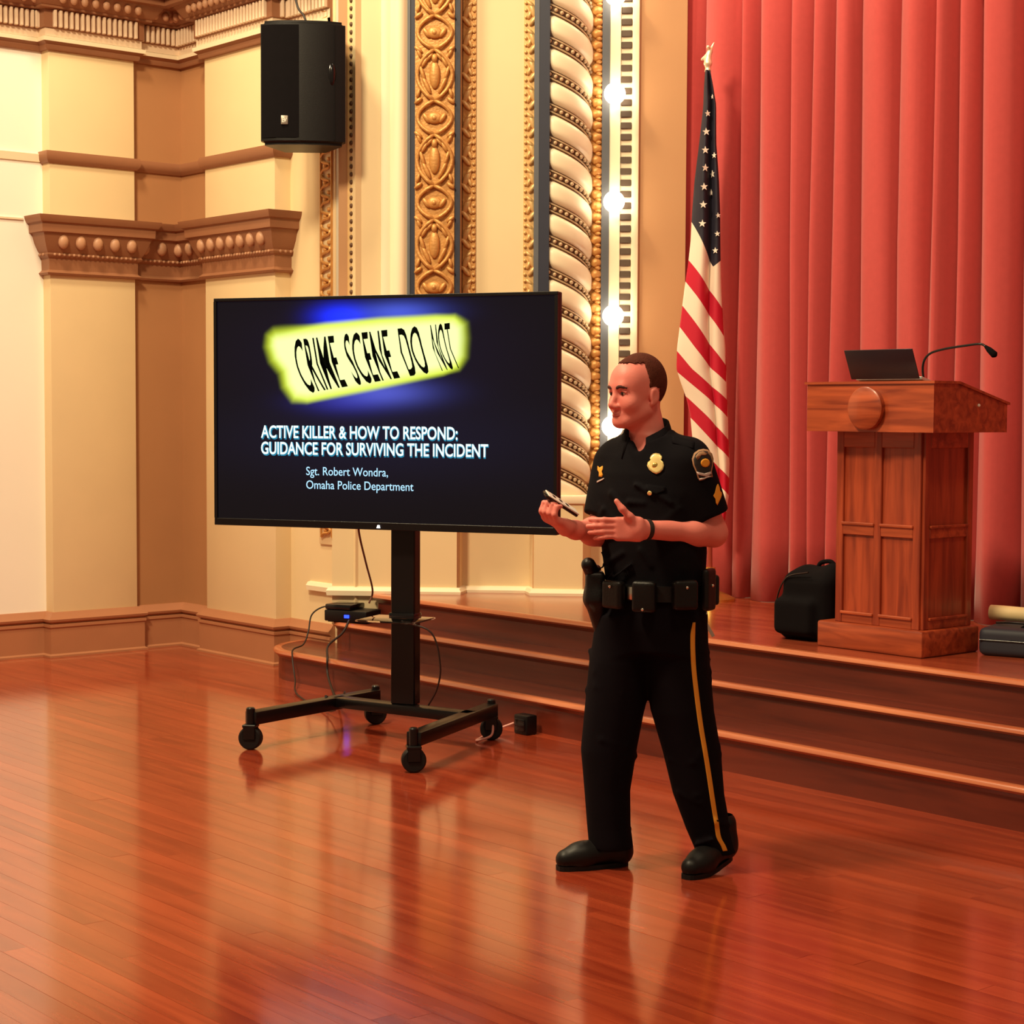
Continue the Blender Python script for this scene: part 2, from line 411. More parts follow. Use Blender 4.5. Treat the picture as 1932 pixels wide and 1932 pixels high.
# capital
capprof = [(-.02, 2.528), (.026, 2.532), (.034, 2.545), (.02, 2.556), (.012, 2.565), (.014, 2.64), (.03, 2.652), (.036, 2.664), (.03, 2.676), (.04, 2.69), (.062, 2.735), (.082, 2.80),
           (.1, 2.806), (.102, 2.862), (.118, 2.87), (.13, 2.895), (.134, 2.914), (-.02, 2.925)]
CP = PATH[1:10]
cap = struct(sweep('trim_6', CP, capprof, m_band), 'brown egg-and-dart capital moulding around the pilasters')
bm = bmesh.new(); ball_bm(bm, (0, 0, 0), (.038, .03, .048), 10, 7)
egg_me = bpy.data.meshes.new('egg'); bm.to_mesh(bm and egg_me); bm.free(); egg_me.materials.append(m_egg); egg_me.shade_smooth()
def along(path, pitch, out, inset=0.0):
    """points along a polyline offset to its right"""
    res = []
    for i in range(len(path) - 1):
        a = Vector(path[i]); b = Vector(path[i + 1]); d = b - a; L = d.length; d.normalize(); n = Vector((d.y, -d.x))
        conv_a = conv_b = 0.0
        m = int((L - inset) / pitch)
        if m < 1: continue
        for k in range(m):
            p = a + d * (L * (k + .5) / m) + n * out
            res.append((p, math.atan2(d.y, d.x), L))
    return res
for p, ang, L in along(CP, 0.122, 0.066):
    o = mesh_obj('egg', egg_me, None, cap); o.location = (p.x, p.y, 2.748); o.rotation_euler = (0, 0, ang)
bm = bmesh.new()
for p, ang, L in along(CP, 0.034, 0.034): ball_bm(bm, (p.x, p.y, 2.664), .011, 6, 4)
o = from_bm('bead_row', bm, m_egg, cap, smooth=True); o['kind'] = 'stuff'
# main cornice
cprof = [(-.02, 3.995), (.022, 3.998), (.03, 4.012), (.03, 4.03), (.05, 4.045), (.054, 4.07), (.034, 4.078), (.034, 4.132), (.05, 4.136), (.05, 4.25), (.09, 4.256), (.09, 4.27),
         (.1, 4.275), (.15, 4.35), (.19, 4.356), (.19, 4.40), (.26, 4.42), (.26, 4.52), (.33, 4.60), (-.02, 4.62)]
corn = struct(sweep('trim_7', PATH, cprof, m_band), 'tall brown classical cornice with dentils')
struct(sweep('trim_8', PATH, [(.03, 4.046), (.056, 4.048), (.06, 4.072), (.036, 4.079)], m_pale), 'pale fillet along the lower edge of the cornice')
struct(sweep('trim_9', PATH, [(.03, 4.08), (.038, 4.08), (.038, 4.132), (.03, 4.132)], m_dentil), 'plain pinkish fascia under the dentils')
bm = bmesh.new(); bbox(bm, -.010, .010, -.014, .014, -.055, .055, bev=.003)
dent_me = bpy.data.meshes.new('dentil'); bmesh.ops.recalc_face_normals(bm, faces=bm.faces[:]); bm.to_mesh(dent_me); bm.free(); dent_me.materials.append(m_dentil)
DP = [(-11.46, -1.2)] + PATH[1:]
for p, ang, L in along(DP, 0.037, 0.062):
    o = mesh_obj('dentil', dent_me, None, corn); o.location = (p.x, p.y, 4.192); o.rotation_euler = (0, 0, ang)
bm = bmesh.new(); ball_bm(bm, (0, 0, 0), (.026, .022, .03), 8, 6)
pearl_me = bpy.data.meshes.new('pearl'); bm.to_mesh(pearl_me); bm.free(); pearl_me.materials.append(m_egg); pearl_me.shade_smooth()
for p, ang, L in along(DP, 0.07, 0.138):
    o = mesh_obj('pearl', pearl_me, None, corn); o.location = (p.x, p.y, 4.308); o.rotation_euler = (0, 0, ang)

# ------------------------------------------------------------------ proscenium: a reveal splayed at 45 degrees
SP = (-9.46, .45, 0.0); SR = R(45)
def sp(o): o.location = SP; o.rotation_euler = (0, 0, SR); return o
def sbox(name, s0, s1, y0, y1, z0, z1, mat, parent=None, bev=0.0):
    o = box(name, (s0, s1, y0, y1, z0, z1), mat, parent, bev)
    return o if parent else sp(o)
PZ0, PZ1 = 1.08, WTOP
bm = bmesh.new()
prism_bm(bm, [(-.06, 0), (.69, 0), (.69, .15), (1.15, .15), (1.15, 0), (1.235, 0), (1.235, .26), (2.073, .26), (2.073, .7), (-.2, .7)], .3, PZ1)
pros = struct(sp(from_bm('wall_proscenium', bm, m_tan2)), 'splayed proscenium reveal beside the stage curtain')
# plinth under the ornament
bm = bmesh.new()
prism_bm(bm, [(-.10, -.02), (.68, -.02), (.70, .13), (1.12, .13), (1.16, -.02), (1.46, -.02), (1.50, .2), (1.80, .2), (1.80, .6), (-.1, .6)], .40, PZ0)
struct(sp(from_bm('trim_10', bm, m_cream)), 'plain cream plinth of the proscenium above the stage')
struct(sp(sweep('trim_11', [(-.304, .318), (-.10, .114), (-.10, -.02), (.68, -.02), (.70, .13), (1.12, .13), (1.16, -.02), (1.46, -.02), (1.50, .2), (1.80, .2), (2.05, .25)], [(-.02, .50), (.03, .50), (.034, .53), (.02, .55), (-.02, .56)], m_pale)), 'pale base moulding where the plinth meets the stage')
struct(sp(box('trim_12', (-.10, 1.5, -.035, .5, PZ0, PZ0 + .05), m_pale, bev=.008)), 'pale cap moulding on top of the plinth')

# left: foliage border and grey fillet on the flat wall
tf = struct(box('trim_13', (-9.775, -9.595, .445, .47, .8, PZ1), m_cream, bev=.004), 'narrow gilded foliage border left of the proscenium')
bm = bmesh.new()
pts = [(-.05, -.012, -.05), (-.02, -.016, -.03), (.035, -.016, -.022), (.045, -.012, .0), (.01, -.016, .01), (-.03, -.016, .022), (-.045, -.012, .045)]
tube_bm(bm, smooth_path(pts, 4), .009, 5); ball_bm(bm, (-.012, -.008, -.006), (.02, .012, .016), 7, 5); ball_bm(bm, (.03, -.008, .035), (.018, .012, .014), 7, 5)
bbox(bm, -.062, -.056, -.014, 0, -.052, .052); bbox(bm, .056, .062, -.014, 0, -.052, .052)
sc_me = bpy.data.meshes.new('scroll'); bmesh.ops.recalc_face_normals(bm, faces=bm.faces[:]); bm.to_mesh(sc_me); bm.free(); sc_me.materials.append(m_gold)
for k in range(48):
    o = mesh_obj('scroll', sc_me, None, tf); o.location = (-9.683, .445, .9 + .1035 * k)
struct(box('trim_14', (-9.595, -9.445, .452, .48, .8, PZ1), m_grey), 'flat pale grey fillet beside the proscenium')

pier = empty('trim_15'); sp(pier); struct(pier, 'left pier of the proscenium with navy and gilded strapwork')
box('bead_strip', (-.004, .045, -.008, .02, PZ0, PZ1), m_goldlt, pier)
bm = bmesh.new()
for k in range(100): ball_bm(bm, (.02, -.01, PZ0 + .05 + .048 * k), (.013, .008, .015), 6, 4)
o = from_bm('bead_row', bm, m_ropeband, pier, smooth=True); o['kind'] = 'stuff'
box('flat_band', (.045, .2, -.004, .02, PZ0, PZ1), m_cream, pier)
prof = [(.2, 0)] + [(.2 + .015 * (1 - math.cos(a)), -.02 * math.sin(a)) for a in (0.5, 1.0, 1.57)] + [(.245, -.02), (.262, -.012)] + [(.275 + .04 * (1 - math.cos(a)), -.012 - .03 * math.sin(a)) for a in (0.3, .8, 1.57, 2.3, 2.9)] + [(.37, 0)]
bm = bmesh.new(); prism_bm(bm, prof, PZ0, PZ1); from_bm('torus_moulding', bm, m_pale, pier, auto=50)
box('navy_strip', (.37, .415, -.003, .02, PZ0, PZ1), m_navy, pier)
box('navy_strip', (.658, .692, -.003, .02, PZ0, PZ1), m_navy, pier)
box('slate_strip', (.368, .384, -.01, .02, PZ0, PZ1), m_slate, pier)
box('ornament_ground', (.415, .658, -.012, .02, PZ0, PZ1), m_gold, pier)
# strapwork unit, 0.515 m tall
bm = bmesh.new(); UH = .515
def lens(z0, z1, A, sgn): return [(sgn * A * math.sin(math.pi * t) ** .75, -.014 - .006 * math.cos(math.pi * 2 * t), z0 + (z1 - z0) * t) for t in [i / 10 for i in range(11)]]
for sgn in (1, -1):
    tube_bm(bm, lens(0, .205, .105, sgn), .0125, 6); tube_bm(bm, lens(.205, UH, .108, sgn), .0125, 6)
    for (x, z, rx, rz_, t) in ((.05, .30, .014, .06, .45), (.075, .37, .013, .05, .3), (.06, .44, .013, .04, -.5), (.03, .47, .012, .035, -.7), (.05, .10, .016, .035, .6), (.1, .0, .014, .03, .9), (.1, .205, .014, .03, -.9), (.095, .49, .012, .03, .4), (.1, .25, .012, .03, -.3)):
        ball_bm(bm, (sgn * x, -.012, z), (rx, .014, rz_), 8, 6, Matrix.Rotation(sgn * t, 3, 'Y'))
ball_bm(bm, (0, -.01, .36), (.034, .018, .085), 10, 8); ball_bm(bm, (0, -.012, .46), (.02, .018, .03), 8, 6)
ball_bm(bm, (0, -.01, .10), (.05, .018, .036), 10, 8); ball_bm(bm, (0, -.02, .10), (.018, .014, .018), 8, 6)
str_me = bpy.data.meshes.new('strapwork'); bmesh.ops.recalc_face_normals(bm, faces=bm.faces[:]); bm.to_mesh(str_me); bm.free(); str_me.materials.append(m_gold); str_me.shade_smooth()
for k in range(9):
    o = mesh_obj('strapwork', str_me, None, pier); o.location = (.5365, -.012, 1.275 + UH * k)

chan = empty('trim_16'); sp(chan); struct(chan, 'recessed cream channel edged with gilded leaf borders')
box('flat_panel', (.775, 1.072, .14, .17, PZ0, PZ1), m_cream, chan)
# leaf border unit 0.17 m
bm = bmesh.new()
ball_bm(bm, (-.014, 0, .02), (.022, .02, .06), 8, 6, Matrix.Rotation(.35, 3, 'Y')); ball_bm(bm, (-.02, -.006, -.045), (.016, .018, .04), 8, 6, Matrix.Rotation(-.7, 3, 'Y'))
ball_bm(bm, (.0, -.008, .055), (.013, .014, .028), 7, 5, Matrix.Rotation(.8, 3, 'Y')); ball_bm(bm, (.004, -.004, -.01), (.012, .014, .03), 7, 5, Matrix.Rotation(-.4, 3, 'Y'))
for q in range(4): ball_bm(bm, (.027, -.004, -.066 + .043 * q), .0105, 7, 5)
leaf_me = bpy.data.meshes.new('leaf'); bm.to_mesh(leaf_me); bm.free(); leaf_me.materials.append(m_goldlt); leaf_me.shade_smooth()
box('leaf_ground', (.694, .775, .13, .17, PZ0, PZ1), m_gold, chan); box('leaf_ground', (1.072, 1.148, .13, .17, PZ0, PZ1), m_goldlt, chan)
for k in range(28):
    o = mesh_obj('leaf', leaf_me, None, chan); o.location = (.735, .128, 1.2 + .17 * k)
    o = mesh_obj('leaf', leaf_me, None, chan); o.location = (1.11, .128, 1.2 + .17 * k); o.scale = (-1, 1, 1)
box('slate_strip', (1.146, 1.176, -.006, .16, PZ0, PZ1), m_slate, chan); box('navy_strip', (1.176, 1.24, -.003, .1, PZ0, PZ1), m_navy, chan)

# twisted rope column (quarter round)
rope = empty('trim_17'); sp(rope); struct(rope, 'ivory twisted rope column with beaded brown bands')
RC, RR = (1.238, .26), .245
def rope_pt(th, z, r_): return (RC[0] + r_ * math.sin(th), RC[1] - r_ * math.cos(th), z)
bm = bmesh.new(); g = []
for i in range(17):
    th = R(-8 + 108 * i / 16); g.append([bm.verts.new(rope_pt(th, z, RR - .016)) for z in (PZ0, PZ1)])
for i in range(16): bm.faces.new((g[i][0], g[i + 1][0], g[i + 1][1], g[i][1]))
from_bm('rope_core', bm, m_ropeband, rope, smooth=True)
PIT = .2
def rope_drop(th): return .155 * th / (math.pi / 2)
bm = bmesh.new(); NT, NZ = 16, 9; G = []
for i in range(NT + 1):
    th = R(-6 + 106 * i / NT); row = []
    e = min(1.0, (i + .001) / 2.2); e = math.sqrt(max(0, 1 - (1 - e) ** 2))
    for j in range(NZ + 1):
        t = -1 + 2 * j / NZ; hz = .066 * e
        row.append(bm.verts.new(rope_pt(th, t * hz - rope_drop(th), RR - .018 + .03 * e * (max(0.0, 1 - abs(t) ** 3.2)) ** .6)))
    G.append(row)
for i in range(NT):
    for j in range(NZ): bm.faces.new((G[i][j], G[i + 1][j], G[i + 1][j + 1], G[i][j + 1]))
tw_me = bpy.data.meshes.new('twist_strand'); bmesh.ops.recalc_face_normals(bm, faces=bm.faces[:]); bm.to_mesh(tw_me); bm.free(); tw_me.materials.append(m_rope); tw_me.shade_smooth()
bm = bmesh.new()
for i in range(12):
    th = R(0 + 96 * i / 11); ball_bm(bm, rope_pt(th, -rope_drop(th), RR - .006), .0125, 8, 6)
for s_ in (-1, 1):
    tube_bm(bm, [rope_pt(R(-4 + 104 * i / 14), s_ * .022 - rope_drop(R(-4 + 104 * i / 14)), RR - .012) for i in range(15)], .0055, 5)
bd_me = bpy.data.meshes.new('bead_band'); bmesh.ops.recalc_face_normals(bm, faces=bm.faces[:]); bm.to_mesh(bd_me); bm.free(); bd_me.materials.append(m_bead); bd_me.shade_smooth()
for k in range(25):
    z = 1.2 + PIT * k
    mesh_obj('twist_strand', tw_me, None, rope).location = (0, 0, z); mesh_obj('bead_band', bd_me, None, rope).location = (0, 0, z + .1)

# right of the rope: scallops, slate strip, blocks painted dark as shaded holes
inner = empty('trim_18'); sp(inner); struct(inner, 'inner proscenium edge with scallops and dark blocks standing in for shaded holes')
bm = bmesh.new(); ball_bm(bm, (0, 0, 0), (.036, .03, .032), 10, 7); ball_bm(bm, (.012, -.012, -.034), (.02, .02, .012), 7, 5)
scal_me = bpy.data.meshes.new('scallop'); bm.to_mesh(scal_me); bm.free(); scal_me.materials.append(m_gold); scal_me.shade_smooth()
bm = bmesh.new(); bbox(bm, -.034, .034, -.012, .0, -.02, .02, bev=.004)
dd_me = bpy.data.meshes.new('hole_block'); bmesh.ops.recalc_face_normals(bm, faces=bm.faces[:]); bm.to_mesh(dd_me); bm.free(); dd_me.materials.append(m_holedark)
for k in range(70):
    mesh_obj('scallop', scal_me, None, inner).location = (1.518, .245, .6 + .0705 * k)
    mesh_obj('hole_block', dd_me, None, inner).location = (1.70, .252, .6 + .0705 * k)
box('slate_strip', (1.55, 1.598, .235, .27, .52, PZ1), m_slate, inner)
box('cream_strip', (1.598, 1.664, .24, .27, .52, PZ1), m_pale, inner)
box('hole_ground', (1.664, 1.736, .252, .27, .52, PZ1), m_pale, inner)
box('cream_strip', (1.736, 1.78, .235, .27, .52, PZ1), m_pale, inner, bev=.006)
box('scallop_ground', (1.48, 1.55, .25, .27, .52, PZ1), m_gold, inner)

# bulbs along the proscenium
m_bulb = M('lit_bulb_glass', (1, 1, 1, 1), 0.3, emis=(1.0, 0.86, 0.62, 1), estr=10.0)
m_sock = M('bulb_socket_metal', rgb(190, 150, 90), 0.35, metal=0.7)
for k, (z, lab) in enumerate(((4.20, 'lit globe bulb at the very top edge of the proscenium'), (3.60, 'lit globe bulb highest of those fully in view beside the rope column'),
                              (2.94, 'lit globe bulb left of the starry part of the flag'), (2.24, 'lit globe bulb just above the person\'s head'), (1.555, 'lit globe bulb level with the person\'s chin'))):
    t = empty('light_bulb', (SP[0] + (1.631 - .20) / math.sqrt(2) , SP[1] + (1.631 + .20) / math.sqrt(2), z), SR)
    tag(t, lab, 'light bulb', 'globe bulbs along the proscenium')
    bm = bmesh.new(); ball_bm(bm, (0, -.055, 0), .066, 24, 16); from_bm('glass_globe', bm, m_bulb, t, smooth=True)
    lathe('socket', [(.03, 0), (.03, .02), (.024, .05), (.024, .07)], m_sock, t, 16, Matrix.Translation((0, .06, 0)) @ Matrix.Rotation(R(90), 4, 'X'))

# ------------------------------------------------------------------ stage, steps, curtain
def arc(cx, cy, r_, a0, a1, n=10): return [(cx + r_ * math.cos(R(a0 + (a1 - a0) * i / n)), cy + r_ * math.sin(R(a0 + (a1 - a0) * i / n))) for i in range(n + 1)]
def offset(path, d):
    out = []; P = [Vector(p) for p in path]
    for i in range(len(P)):
        ns = []
        if i > 0: q = (P[i] - P[i - 1]).normalized(); ns.append(Vector((q.y, -q.x)))
        if i < len(P) - 1: q = (P[i + 1] - P[i]).normalized(); ns.append(Vector((q.y, -q.x)))
        n_ = sum(ns, Vector((0, 0))).normalized(); out.append((P[i].x + n_.x * d, P[i].y + n_.y * d))
    return out
def step(label, path, back, z0, z1, name):
    t = empty(name, (0, 0, 0)); struct(t, label)
    th = .03
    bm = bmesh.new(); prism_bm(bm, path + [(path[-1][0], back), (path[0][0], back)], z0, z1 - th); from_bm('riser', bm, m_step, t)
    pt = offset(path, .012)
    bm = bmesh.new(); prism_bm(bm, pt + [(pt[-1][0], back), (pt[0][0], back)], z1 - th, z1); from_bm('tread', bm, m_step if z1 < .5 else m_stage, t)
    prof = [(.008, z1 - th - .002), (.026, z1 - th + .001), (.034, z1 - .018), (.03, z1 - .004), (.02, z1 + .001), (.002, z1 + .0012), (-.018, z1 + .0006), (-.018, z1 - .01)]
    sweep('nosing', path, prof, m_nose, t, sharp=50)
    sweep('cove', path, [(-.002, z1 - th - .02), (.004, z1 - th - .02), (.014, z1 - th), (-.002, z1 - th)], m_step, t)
    return t
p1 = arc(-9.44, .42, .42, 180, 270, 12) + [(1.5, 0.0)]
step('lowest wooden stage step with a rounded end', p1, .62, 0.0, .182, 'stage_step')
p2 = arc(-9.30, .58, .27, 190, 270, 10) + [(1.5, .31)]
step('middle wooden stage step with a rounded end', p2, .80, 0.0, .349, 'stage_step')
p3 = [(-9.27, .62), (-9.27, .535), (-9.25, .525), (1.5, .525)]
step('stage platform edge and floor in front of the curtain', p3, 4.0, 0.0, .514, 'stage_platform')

m_curt = M('coral_red_stage_velvet', rgb(192, 78, 77), 0.85, var=0.07, scale=30, sheen=0.25, spec=0.15)
rc = random.Random(11)
us = [-8.45]; prof = []
W_ = []; u = -8.45
while u < -2.0:
    w = rc.choice((rc.uniform(.13, .19), rc.uniform(.22, .36))); W_.append((u, w, rc.uniform(.12, .23), rc.uniform(.1, .75))); u += w
bm = bmesh.new(); rows = []; ZS = [.516, .9, 1.6, 2.6, 3.8, 5.9]; NP = 12
for zi, z in enumerate(ZS):
    row = []
    for q, (u0, w, A, sk) in enumerate(W_):
        for i in range(NP):
            t = i / NP; tt = t ** (1 + sk * .6)
            y = -A * (max(0, math.sin(math.pi * tt)) ** .42)
            y += .012 * math.sin(9 * t + q + z * .8)
            wob = .02 * math.sin(z * 1.1 + q * 1.7) * (1 - z / 6)
            row.append(bm.verts.new((u0 + w * t + wob, 2.29 + y * (1.0 - .12 * z / 6), z)))
    rows.append(row)
for a in range(len(ZS) - 1):
    for i in range(len(rows[0]) - 1): bm.faces.new((rows[a][i], rows[a][i + 1], rows[a + 1][i + 1], rows[a + 1][i]))
cu = from_bm('stage_curtain', bm, m_curt, auto=70)
sm = cu.modifiers.new('thickness', 'SOLIDIFY'); sm.thickness = .006
tag(cu, 'tall coral red pleated stage curtain', 'curtain')

# ------------------------------------------------------------------ loudspeaker on the wall
m_blk = M('black_plastic', rgb(13, 10, 12), 0.4, bump=0.1, bscale=300, spec=.3)
m_blkmat = M('matt_black_cloth', rgb(14, 11, 14), 0.9, var=0.2, scale=30, spec=.12)
m_blkgloss = M('gloss_black_plastic', rgb(14, 12, 14), 0.15)
m_blkmetal = M('black_powder_coat', rgb(14, 11, 12), 0.3, spec=.35)
m_chrome = M('polished_metal', rgb(225, 215, 200), 0.18, metal=1.0)
m_brass = M('polished_brass', rgb(240, 200, 110), 0.25, metal=0.9)
m_rubber = M('caster_rubber', rgb(15, 12, 13), 0.55, spec=.3)
m_cable = M('cable_sheath', rgb(34, 22, 20), 0.5)
m_dkcable = M('dark_red_brown_cable', rgb(92, 46, 30), 0.5)

spk = empty('loudspeaker', (-9.40, .078, 3.235), PHI + R(4))
tag(spk, 'large black two-way loudspeaker mounted high on the pilaster', 'loudspeaker')
WS, HS, DS = .252, .735, .345          # half width, height, depth;  local -y faces the room
fr = [(-WS, -.0), (-WS * .62, -.04), (0, -.056), (WS * .62, -.04), (WS, .0)]
bm = bmesh.new()
prism_bm(bm, fr + [(WS, .05), (WS * .55, DS), (-WS * .55, DS), (-WS, .05)], 0, HS)
bmesh.ops.bevel(bm, geom=[e for e in bm.edges if abs(e.verts[0].co.z - e.verts[1].co.z) < .01], offset=.022, segments=3, affect='EDGES')
from_bm('cabinet', bm, m_blk, spk, auto=40)
bm = bmesh.new(); prism_bm(bm, [(x * .80 - .045, y * .9 - .006) for x, y in fr] + [(WS * .80 - .045, .01), (-WS * .80 - .045, .01)], .04, HS - .03); from_bm('grille', bm, m_blkmat, spk, auto=40)
box('side_seam', (WS * .80 - .02, WS * .80 - .012, -.03, .05, .03, HS - .03), m_blkgloss, spk)
bm = bmesh.new(); ball_bm(bm, (WS * .66, -.024, .42), (.03, .02, .08), 12, 8); from_bm('handle_recess', bm, m_blkgloss, spk, smooth=True)
bdg = box('badge', (-.13, -.088, -.058, -.046, .115, .168), M('badge_metal', rgb(150, 140, 130), .4, metal=.5), spk, bev=.003)
box('wall_bracket', (-.06, .06, DS - .02, DS + .14, .28, .42), m_blkmetal, spk)
def text_mesh(body, size=1.0, offset=0.0, spacing=1.0, shear=0.0):
    cu_ = bpy.data.curves.new('lettering', 'FONT'); cu_.body = body; cu_.size = size; cu_.offset = offset; cu_.space_character = spacing; cu_.shear = shear
    cu_.resolution_u = 4
    ob = bpy.data.objects.new('lettering', cu_); COL.objects.link(ob)
    dg = bpy.context.evaluated_depsgraph_get(); dg.update()
    me = bpy.data.meshes.new_from_object(ob.evaluated_get(dg)); bpy.data.objects.remove(ob); bpy.data.curves.remove(cu_)
    V = np.zeros(len(me.vertices) * 3, np.float32); me.vertices.foreach_get('co', V)
    return me, V.reshape(-1, 3)
def set_v(me, V): me.vertices.foreach_set('co', np.ascontiguousarray(V, np.float32).ravel()); me.update()
m_wht = M('white_print', rgb(240, 236, 225), 0.5)
me, V = text_mesh('EV', 1.0, .02, .8, .2); V[:, 0] -= V[:, 0].min(); w = V[:, 0].max(); h = V[:, 1].max()
set_v(me, np.stack([-.124 + V[:, 0] / w * .03, np.full(len(V), -.0595), .128 + V[:, 1] / h * .026], 1)); mesh_obj('badge_lettering', me, m_wht, bdg)
tube('cable', smooth_path([(.02, .12, HS - .01), (.0, .14, HS + .06), (-.05, .2, HS + .16), (-.09, .26, HS + .5)], 5), .007, m_cable, spk)

# ------------------------------------------------------------------ television and its cart
TVR = R(27.86)
tvo = empty('television', (-7.388, -.819, 1.637), TVR)
tag(tvo, 'large flat screen television showing a dark title slide', 'television')
TW, TH = .933, .575
bm = bmesh.new(); bbox(bm, -TW, TW, .004, .05, -TH, TH, bev=.006, seg=2); bbox(bm, -TW * .72, TW * .72, .04, .085, -TH * .7, TH * .72, bev=.02, seg=2)
from_bm('back_housing', bm, m_blk, tvo, auto=40)
bm = bmesh.new(); bz = .016; bb_ = .036
bbox(bm, -TW, TW, -.012, .01, TH - bz, TH, bev=.002); bbox(bm, -TW, TW, -.012, .01, -TH, -TH + bb_, bev=.002)
bbox(bm, -TW, -TW + bz, -.012, .01, -TH + bb_, TH - bz); bbox(bm, TW - bz, TW, -.012, .01, -TH + bb_, TH - bz)
from_bm('bezel', bm, m_blk, tvo)
# the slide: a fine grid carrying the picture as colours
NXs, NZs = 300, 186
xs = np.linspace(-TW + bz, TW - bz, NXs); zs = np.linspace(-TH + bb_, TH - bz, NZs)
Xg, Zg = np.meshgrid(xs, zs, indexing='xy')
poly = np.array([(-.585, .405), (-.3, .44), (.0, .462), (.30, .472), (.40, .468), (.462, .43), (.47, .36), (.462, .27), (.42, .215), (.34, .188), (-.05, .112), (-.40, .052), (-.48, .062), (-.53, .13), (-.545, .2), (-.60, .26), (-.625, .33), (-.618, .38)])
def poly_sd(X, Z, P):
    d = np.full(X.shape, 9.0); ins = np.zeros(X.shape, bool)
    for i in range(len(P)):
        a, b = P[i], P[(i + 1) % len(P)]; e = b - a
        t = np.clip(((X - a[0]) * e[0] + (Z - a[1]) * e[1]) / (e @ e), 0, 1)
        d = np.minimum(d, np.hypot(X - a[0] - t * e[0], Z - a[1] - t * e[1]))
        c = ((a[1] > Z) != (b[1] > Z)) & (X < (b[0] - a[0]) * (Z - a[1]) / (b[1] - a[1] + 1e-12) + a[0]); ins ^= c
    return np.where(ins, -d, d)
sd = poly_sd(Xg, Zg, poly)
sst = lambda a, b, x: (lambda t: t * t * (3 - 2 * t))(np.clip((x - a) / (b - a), 0, 1))
soft = .016 + .022 * sst(-.35, -.6, Xg) + .012 * sst(.36, .47, Xg)
band = 1 - sst(-1, 1, sd / soft)
band *= 1 - .75 * sst(.40, .50, Xg)
edge = sst(-.06, .005, sd)
core = np.array([lin(244), lin(255), lin(176)]); rim = np.array([lin(222), lin(244), lin(56)])
yel = core[None, None] * (1 - edge[..., None]) + rim[None, None] * edge[..., None]
img = np.zeros(Xg.shape + (3,)) + np.array([lin(5), lin(3), lin(10)])
def blob(cx, cz, rx, rz_, col):
    g_ = np.exp(-(((Xg - cx) / rx) ** 2 + ((Zg - cz) / rz_) ** 2))
    return g_[..., None] * np.array([lin(c) for c in col])
img += blob(-.22, .475, .13, .055, (10, 40, 250)) * 1.3 + blob(.10, .49, .2, .05, (70, 90, 215)) * .9 + blob(.02, .10, .24, .06, (80, 90, 200)) * .8 + blob(-.2, .05, .22, .05, (30, 30, 120)) + blob(-.05, .3, .7, .3, (18, 12, 44)) * .5
img = img * (1 - band[..., None]) + yel * band[..., None]
img += blob(-.02, -.14, .9, .2, (14, 16, 40)) * .6
me = bpy.data.meshes.new('screen'); vv = np.stack([Xg.ravel(), np.full(Xg.size, -.004), Zg.ravel()], 1)
ii = np.arange(NXs * NZs).reshape(NZs, NXs); q = np.stack([ii[:-1, :-1].ravel(), ii[:-1, 1:].ravel(), ii[1:, 1:].ravel(), ii[1:, :-1].ravel()], 1)
me.from_pydata(vv.tolist(), [], q.tolist())
ca = me.color_attributes.new('slide', 'FLOAT_COLOR', 'POINT')
ca.data.foreach_set('color', np.concatenate([img.reshape(-1, 3), np.ones((img.shape[0] * img.shape[1], 1))], 1).astype(np.float32).ravel())
m_scr = bpy.data.materials.new('lit_screen'); m_scr.use_nodes = True; nt = m_scr.node_tree; b = nt.nodes['Principled BSDF']
b.inputs['Base Color'].default_value = (.004, .004, .005, 1); b.inputs['Roughness'].default_value = .12; b.inputs['Specular IOR Level'].default_value = .3
at_ = nt.nodes.new('ShaderNodeAttribute'); at_.attribute_name = 'slide'; nt.links.new(at_.outputs['Color'], b.inputs['Emission Color']); b.inputs['Emission Strength'].default_value = 1.0
scr = mesh_obj('screen', me, m_scr, tvo)
m_txt = M('glowing_white_text', (0, 0, 0, 1), .5, emis=rgb(226, 255, 252), estr=1.1)
m_txt2 = M('glowing_blue_white_text', (0, 0, 0, 1), .5, emis=rgb(176, 226, 255), estr=1.05)
m_halo = M('glowing_text_shadow', (0, 0, 0, 1), .5, emis=rgb(16, 130, 165), estr=.9)
m_ink = M('tape_black_print', (0.003, .004, .003, 1), .8, spec=0.0)
def slide_line(body, x0, x1, z0, z1, mat, off, y=-.0052, name='slide_lettering'):
    me, V = text_mesh(body, 1.0, off); V[:, 0] -= V[:, 0].min(); V[:, 1] -= 0
    set_v(me, np.stack([x0 + V[:, 0] / V[:, 0].max() * (x1 - x0), np.full(len(V), y), z0 + V[:, 1] / .7 * (z1 - z0)], 1)); return mesh_obj(name, me, mat, scr)
slide_line('ACTIVE KILLER & HOW TO RESPOND:', -.664, .418, -.127, -.066, m_txt, .018)
slide_line('GUIDANCE FOR SURVIVING THE INCIDENT', -.664, .578, -.209, -.148, m_txt, .018)
slide_line('ACTIVE KILLER & HOW TO RESPOND:', -.661, .421, -.132, -.069, m_halo, .042, -.0046, 'slide_text_shadow')
slide_line('GUIDANCE FOR SURVIVING THE INCIDENT', -.661, .581, -.214, -.151, m_halo, .042, -.0046, 'slide_text_shadow')
slide_line('Sgt. Robert Wondra,', -.407, .046, -.312, -.27, m_txt2, .004)
slide_line('Omaha Police Department', -.407, .184, -.38, -.338, m_txt2, .004)
me, V = text_mesh('CRIME  SCENE  DO  NOT', 1.0, .003)
bm = bmesh.new(); bm.from_mesh(me); bmesh.ops.triangulate(bm, faces=bm.faces[:]); bmesh.ops.subdivide_edges(bm, edges=bm.edges[:], cuts=1); bm.to_mesh(me); bm.free()
